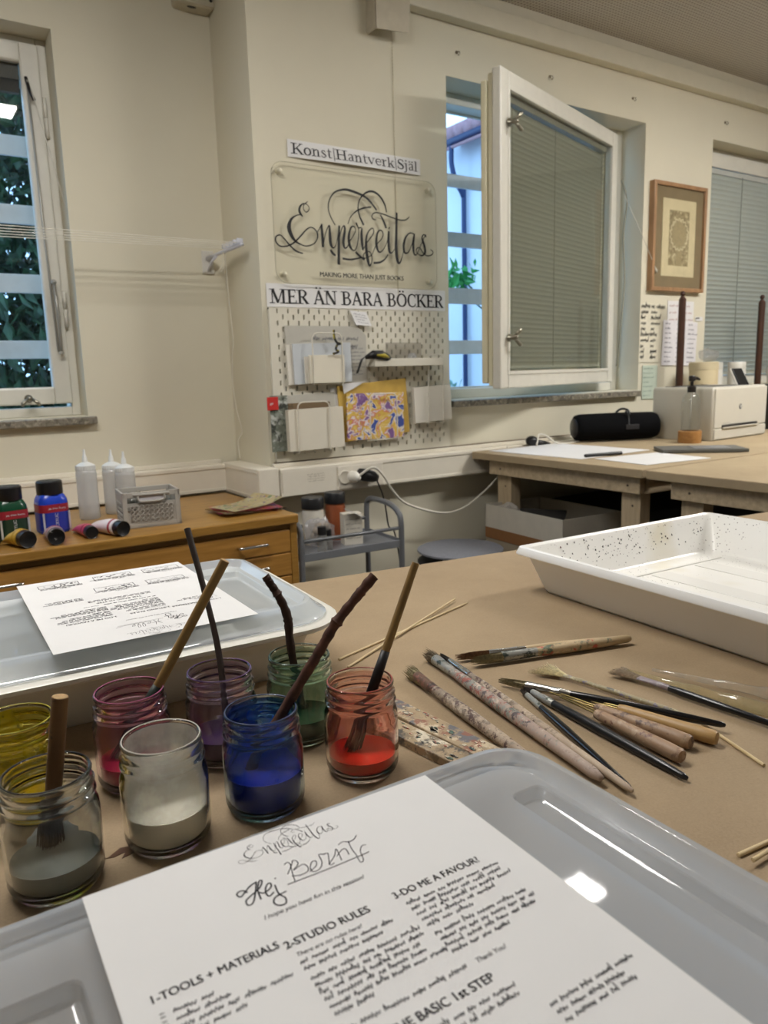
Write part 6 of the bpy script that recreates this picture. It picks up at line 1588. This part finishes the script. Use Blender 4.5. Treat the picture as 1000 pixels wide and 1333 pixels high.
# ================================================================ TOOLS LYING ON THE TABLE
def lying(name, label, cat, p0, p1, z0, z1, group=None):
    """empty at p0 (tip) with local +X pointing to p1"""
    a = Vector((p0[0], p0[1], T + z0)); b_ = Vector((p1[0], p1[1], T + z1))
    t = thing(name, label, cat, tuple(a), 0, group)
    d = b_ - a
    t.rotation_euler = (0, -math.atan2(d.z, math.hypot(d.x, d.y)), math.atan2(d.y, d.x))
    return t, d.length
RX = Matrix.Rotation(pi/2, 4, 'Y')
def brush(label, p0, p1, z0, z1, bl, fl, prof, br, bcol, ferr, hand, seed, fan=False, flat=1.0, n=110, name='paint_brush', ragged=0.3, tipr=None):
    t, L = lying(name, label, 'brush', p0, p1, z0, z1, 'paint brushes lying on the brown paper')
    bm = BM(); lathe(bm, [(0, bl + fl - 0.004)] + [(r_, bl + fl - 0.004 + (L - bl - fl + 0.004)*f) for f, r_ in prof] + [(0, L)], 18, mtx=RX); obj('handle', bm, hand, t, True, autosmooth=60)
    rf = prof[0][1]*1.06
    bm = BM(); lathe(bm, [(br*0.98, bl - 0.001), (br*1.04, bl + 0.001), (br*1.0 + (rf - br)*0.4, bl + fl*0.4), (rf*1.05, bl + fl*0.72), (rf*1.12, bl + fl*0.74), (rf*1.05, bl + fl*0.77), (rf, bl + fl)], 18, mtx=RX)
    if fan:
        for v_ in bm.verts:
            k = max(0, 1 - (v_.co.x - bl)/(fl*0.6)); v_.co.z *= (1 - 0.55*k); v_.co.y *= (1 + 0.9*k)
    obj('ferrule', bm, ferr, t, True, autosmooth=50)
    bm = BM(); rnd = random.Random(seed)
    if fan:
        for _ in range(n):
            q = rnd.uniform(-1, 1); l = bl*(1.02 - 0.30*rnd.random()); w = br*fan
            tube(bm, [(bl + 0.001, q*br*1.6, rnd.uniform(-.0006, .0006)), (bl - l*0.5, q*(br*1.6 + (w - br*1.6)*0.45) + rnd.uniform(-.0006, .0006), rnd.uniform(-.001, .001)), (bl - l, q*w + rnd.uniform(-.0015, .0015), rnd.uniform(-.0022, .001))], [0.0004, 0.0004, 0.00015], 3)
    else:
        bristle_tuft(bm, (bl + 0.001, 0, 0), (0, 0, 0), br*0.95, tipr if tipr is not None else br*0.5, n, rnd, 0.0004, flat, ragged)
    obj('bristles', bm, bcol, t)
    return t
M_ferr_clean = mat('silver_ferrule', '#BDBBB6', 0.22, metal=1.0, vary=0.1)
M_ferr_dirty = splat_mat('paint_stained_ferrule', '#A5A49E', ['#2F3A30', '#5A5146', '#7B8078'], 90, 0.42, 0.35, None, (1, 1, 1), 0.5)
M_ferr_brown = splat_mat('encrusted_ferrule', '#5E4536', ['#7A6A2E', '#3C2B26', '#86564A'], 80, 0.42, 0.6)
M_hand_plain = splat_mat('pale_wood_handle', '#B49C78', ['#8A7558'], 30, 0.33, 0.5, '#C2AC88', (0.3, 1, 1))
M_hand_green = splat_mat('green_splashed_handle', '#B09A76', ['#3F5A48', '#5C6B58', '#B44A3A'], 45, 0.55, 0.5, '#BFA986', fade=1.0)
M_hand_dirty = splat_mat('blotched_handle', '#A89480', ['#6E5E50', '#9A8C7C', '#C4B6A4', '#4E3634', '#8E8070'], 75, 0.56, 0.6, '#B8A58E', fade=0.75)
M_hand_multi = splat_mat('multicolour_blotched_handle', '#A18C80', ['#5E6A60', '#9A8478', '#C9B7A6', '#4A4044', '#9A5448', '#8E9088'], 70, 0.56, 0.6, '#B29F90', fade=0.7)
M_black_lacq = mat('black_lacquer', '#0E0E11', 0.18, vary=0.1, coat=0.3)
M_black_dirty = splat_mat('black_lacquer_specked', '#111114', ['#5A5A60', '#33415A'], 95, 0.30, 0.3)
M_fan_dirty = splat_mat('fan_handle_blotched', '#9C8F6E', ['#4C4C4A', '#C0B693', '#6F6A8A'], 75, 0.42, 0.5)
fat = [(0, 0.0052), (0.15, 0.0062), (0.35, 0.0068), (0.7, 0.0062), (0.96, 0.0050), (0.995, 0.0032)]
mid = [(0, 0.0040), (0.15, 0.0048), (0.4, 0.0052), (0.8, 0.0040), (0.97, 0.0030), (0.995, 0.0018)]
thin = [(0, 0.0030), (0.12, 0.0037), (0.35, 0.0040), (0.75, 0.0028), (0.97, 0.0020), (0.995, 0.0012)]
B_dark = mat('grey_brown_bristle', '#6E604C', 0.85, vary=0.35, vscale=300)
B_olive = mat('olive_hog_bristle', '#8A8062', 0.85, vary=0.35, vscale=300)
B_rust = mat('rusty_bristle', '#7A5A40', 0.85, vary=0.35, vscale=300)
B_blackb = mat('dark_soft_bristle', '#2E2620', 0.8, vary=0.35, vscale=300)
B_pale = mat('pale_fan_bristle', '#DDD3B2', 0.85, vary=0.25, vscale=300)
B_taupe = mat('taupe_fan_bristle', '#AFA08C', 0.85, vary=0.25, vscale=300)
brush('brush with rusty bristles and clean silver ferrule lying uppermost by the white tray', (0.549, 0.692), (0.752, 0.616), 0.006, 0.007, 0.044, 0.048, mid, 0.0045, B_rust, M_ferr_clean, M_hand_plain, 1, tipr=0.004)
brush('thicker brush with olive bristles and green stained ferrule just below the rusty one', (0.552, 0.667), (0.765, 0.604), 0.008, 0.008, 0.042, 0.046, fat, 0.0062, B_olive, M_ferr_dirty, M_hand_green, 2, tipr=0.0045)
brush('thick encrusted brush lying closest to the painted stirring boards', (0.477, 0.692), (0.443, 0.448), 0.008, 0.008, 0.026, 0.042, fat, 0.0066, B_olive, M_ferr_brown, M_hand_dirty, 3, tipr=0.0082, ragged=0.45)
brush('thick brush with grey bristles and multicoloured handle, middle of the three thick ones', (0.527, 0.722), (0.470, 0.396), 0.008, 0.008, 0.026, 0.042, fat, 0.0064, B_dark, M_ferr_dirty, M_hand_multi, 4, tipr=0.0078, ragged=0.45)
brush('slim brush with dark pointed tip lying along the multicoloured thick brush', (0.541, 0.712), (0.478, 0.370), 0.006, 0.006, 0.026, 0.048, mid, 0.0036, B_blackb, M_ferr_clean, M_hand_dirty, 5, tipr=0.0022)
brush('large black filbert brush with long silver ferrule', (0.543, 0.607), (0.640, 0.391), 0.007, 0.0085, 0.034, 0.050, mid, 0.0048, B_olive, M_ferr_clean, M_black_lacq, 6, tipr=0.0028)
brush('slim black brush whose tail reaches closest to the translucent lid', (0.548, 0.576), (0.484, 0.377), 0.005, 0.004, 0.016, 0.032, thin, 0.0030, B_blackb, M_ferr_dirty, M_black_lacq, 7, tipr=0.0016)
brush('black brush with specked handle lying under the wooden tool handles', (0.554, 0.580), (0.534, 0.358), 0.0055, 0.004, 0.018, 0.034, mid, 0.0035, B_blackb, M_ferr_dirty, M_black_dirty, 8, tipr=0.0018)
brush('fan brush with pale spread bristles and blotched thin handle', (0.609, 0.612), (0.636, 0.425), 0.005, 0.005, 0.038, 0.030, [(0, 0.0024), (0.3, 0.0030), (0.8, 0.0028), (0.99, 0.0018)], 0.0022, B_pale, M_fan_dirty, M_fan_dirty, 9, fan=9.0, n=120, name='fan_brush')
brush('fan brush with taupe bristles and black handle', (0.672, 0.552), (0.684, 0.340), 0.006, 0.006, 0.034, 0.038, [(0, 0.0032), (0.12, 0.0042), (0.4, 0.0040), (0.98, 0.0026)], 0.0030, B_taupe, splat_mat('mauve_ferrule', '#8C7F84', ['#5E5660', '#B0A8A8'], 80, 0.4, 0.4), M_black_dirty, 10, fan=4.6, n=150, name='fan_brush')

# wooden handled wire tools
def wire_tool(label, p0, p1, z0, z1, m, wl):
    t, L = lying('wire_tool', label, 'tool', p0, p1, z0, z1, 'wooden handled wire tools')
    bm = BM(); lathe(bm, [(0, 0), (0.0046, 0.0004), (0.0056, 0.006), (0.0064, L*0.45), (0.0072, L*0.85), (0.0068, L - 0.003), (0.0058, L - 0.0006), (0, L)], 20, mtx=RX); obj('handle', bm, m, t, True, autosmooth=50)
    bm = BM()
    for s in (-1, 1): tube(bm, catmull([(0.004, s*0.002, 0.001), (-wl*0.5, s*0.0024, 0.0005), (-wl, s*0.0012, -0.001)], 4), 0.0009, 7)
    obj('wire', bm, mat('brass_wire', '#8C7B4E', 0.3, metal=1.0), t, True)
M_toolw = splat_mat('tool_handle_wood', '#94765A', ['#6A5040', '#AE9678', '#5A4438'], 60, 0.42, 0.5, '#A3866A')
wire_tool('upper wooden tool handle with brass wires lying against the black filbert brush', (0.590, 0.478), (0.611, 0.381), 0.0075, 0.0078, wood_mat('yellowish_tool_wood', '#A07C4C', '#B8955F', 8, 0, 0.45), 0.03)
wire_tool('middle wooden tool handle of the three, with brass wires', (0.573, 0.493), (0.585, 0.390), 0.0075, 0.0078, M_toolw, 0.07)
wire_tool('lowest wooden tool handle, flecked with red brown paint', (0.560, 0.481), (0.556, 0.379), 0.0095, 0.0078, splat_mat('flecked_tool_wood', '#98795E', ['#5E3630', '#7A5E4A', '#B29A80'], 60, 0.41, 0.5, '#A5886C'), 0.05)

# pipettes
def pipette(label, p0, p1, z0, z1, m):
    t, L = lying('pipette', label, 'pipette', p0, p1, z0, z1, 'plastic pipettes on the brown paper')
    bm = BM(); lathe(bm, [(0.0014, 0), (0.0018, 0.001), (0.0030, 0.05), (0.0034, 0.07), (0.0046, 0.074), (0.0048, 0.11), (0.0064, 0.118), (0.0068, 0.135), (0.0066, L - 0.006), (0.004, L - 0.001), (0, L)], 20, mtx=RX); obj('tube', bm, m, t, True, autosmooth=60)
M_pip = thin_glass('stained_pipette', (0.95, 0.94, 0.85), 1.0, 0.2, (0.70, 0.66, 0.45), 0.08, 1.45, (0.06, 0.26), 25, edge=0.4)
M_pip2 = thin_glass('clear_pipette', (0.97, 0.97, 0.96), 1.0, 0.2, (0.82, 0.81, 0.78), 0.08, 1.45, (0.08, 0.24), 25, edge=0.4)
pipette('yellow stained plastic pipette nearest the taupe fan brush', (0.679, 0.540), (0.712, 0.352), 0.0068, 0.0070, M_pip)
pipette('clearer plastic pipette lying beside the yellow stained one', (0.703, 0.524), (0.762, 0.358), 0.0068, 0.0070, M_pip2)

# painted stirring boards
def board(label, pa, pb_, pc_, z0, th, seed, cols):
    a, b_, c = Vector((*pa, 0)), Vector((*pb_, 0)), Vector((*pc_, 0))
    d = b_ - a; L = d.length; n = Vector((-d.y, d.x, 0)).normalized(); w = abs((c - a).dot(n)); sgn = 1 if (c - a).dot(n) > 0 else -1
    t = thing('stirring_board', label, 'board', (a.x, a.y, T + z0), math.atan2(d.y, d.x), 'painted wooden stirring boards')
    bm = BM(); box(bm, 0, L, min(0, sgn*w), max(0, sgn*w), 0, th, 0.0012); obj('board', bm, splat_mat('board_wood%d' % seed, '#9C8768', cols, 40, 0.45, 0.55, '#AD987A'), t)
    bm = BM(); r = random.Random(seed)
    for k in range(60):
        cx, cy = r.uniform(0.01, L*0.98), sgn*w*r.uniform(0.12, 0.88); s = r.uniform(0.0008, 0.0045)*(0.4 + r.random())
        prism(bm, [(cx + s*r.uniform(0.6, 1.5)*cos(q*pi/4), cy + 0.55*s*r.uniform(0.6, 1.2)*sin(q*pi/4)) for q in range(8)], th - 0.0004, th + 0.0005)
    obj('paint_blotch', bm, splat_mat('board_blotch%d' % seed, '#2F3336', ['#A8452E', '#356052', '#C9BFA9', '#C9BFA9'], 90, 0.47, 0.5), t)
board('wooden stirring board with paint blotches lying next to the thick brushes', (0.443, 0.470), (0.420, 0.690), (0.415, 0.480), 0.0, 0.006, 41, ['#5E6068', '#8A5A48', '#C8B79A'])
board('second stirring board with crusted white paint, closest to the red jar', (0.411, 0.478), (0.388, 0.640), (0.386, 0.480), 0.0, 0.009, 42, ['#D5CBB6', '#7A6A55', '#3C3A38'])

# skewers
def skewer(label, p0, p1, z0, z1, r0=0.0015, col='#C9B184'):
    t, L = lying('wooden_skewer', label, 'skewer', p0, p1, z0, z1, 'wooden skewers')
    bm = BM(); lathe(bm, [(0, 0), (r0, 0.0003), (r0, L - 0.012), (r0*0.3, L), (0, L)], 10, mtx=RX); obj('stick', bm, wood_mat('skewer_wood' + col[1:], col, '#D8C49A', 10, 0, 0.6), t, True, autosmooth=50)
skewer('wooden skewer with darker pointed end lying behind the red jar', (0.437, 0.784), (0.712, 0.8665), 0.0015, 0.0015, 0.0016, '#AD9468')
skewer('pale wooden skewer crossing over the darker one', (0.433, 0.755), (0.706, 0.888), 0.0016, 0.0046, 0.0015)
skewer('upper wooden skewer end beside the translucent lid', (0.476, 0.276), (0.70, 0.252), 0.0016, 0.0016, 0.0017)
skewer('lower wooden skewer end beside the translucent lid', (0.474, 0.264), (0.68, 0.262), 0.0052, 0.0016, 0.0017, '#B99E70')
skewer('wooden skewer lying under the tail of the black filbert brush', (0.610, 0.335), (0.642, 0.425), 0.0016, 0.0016, 0.0017, '#B99E70')
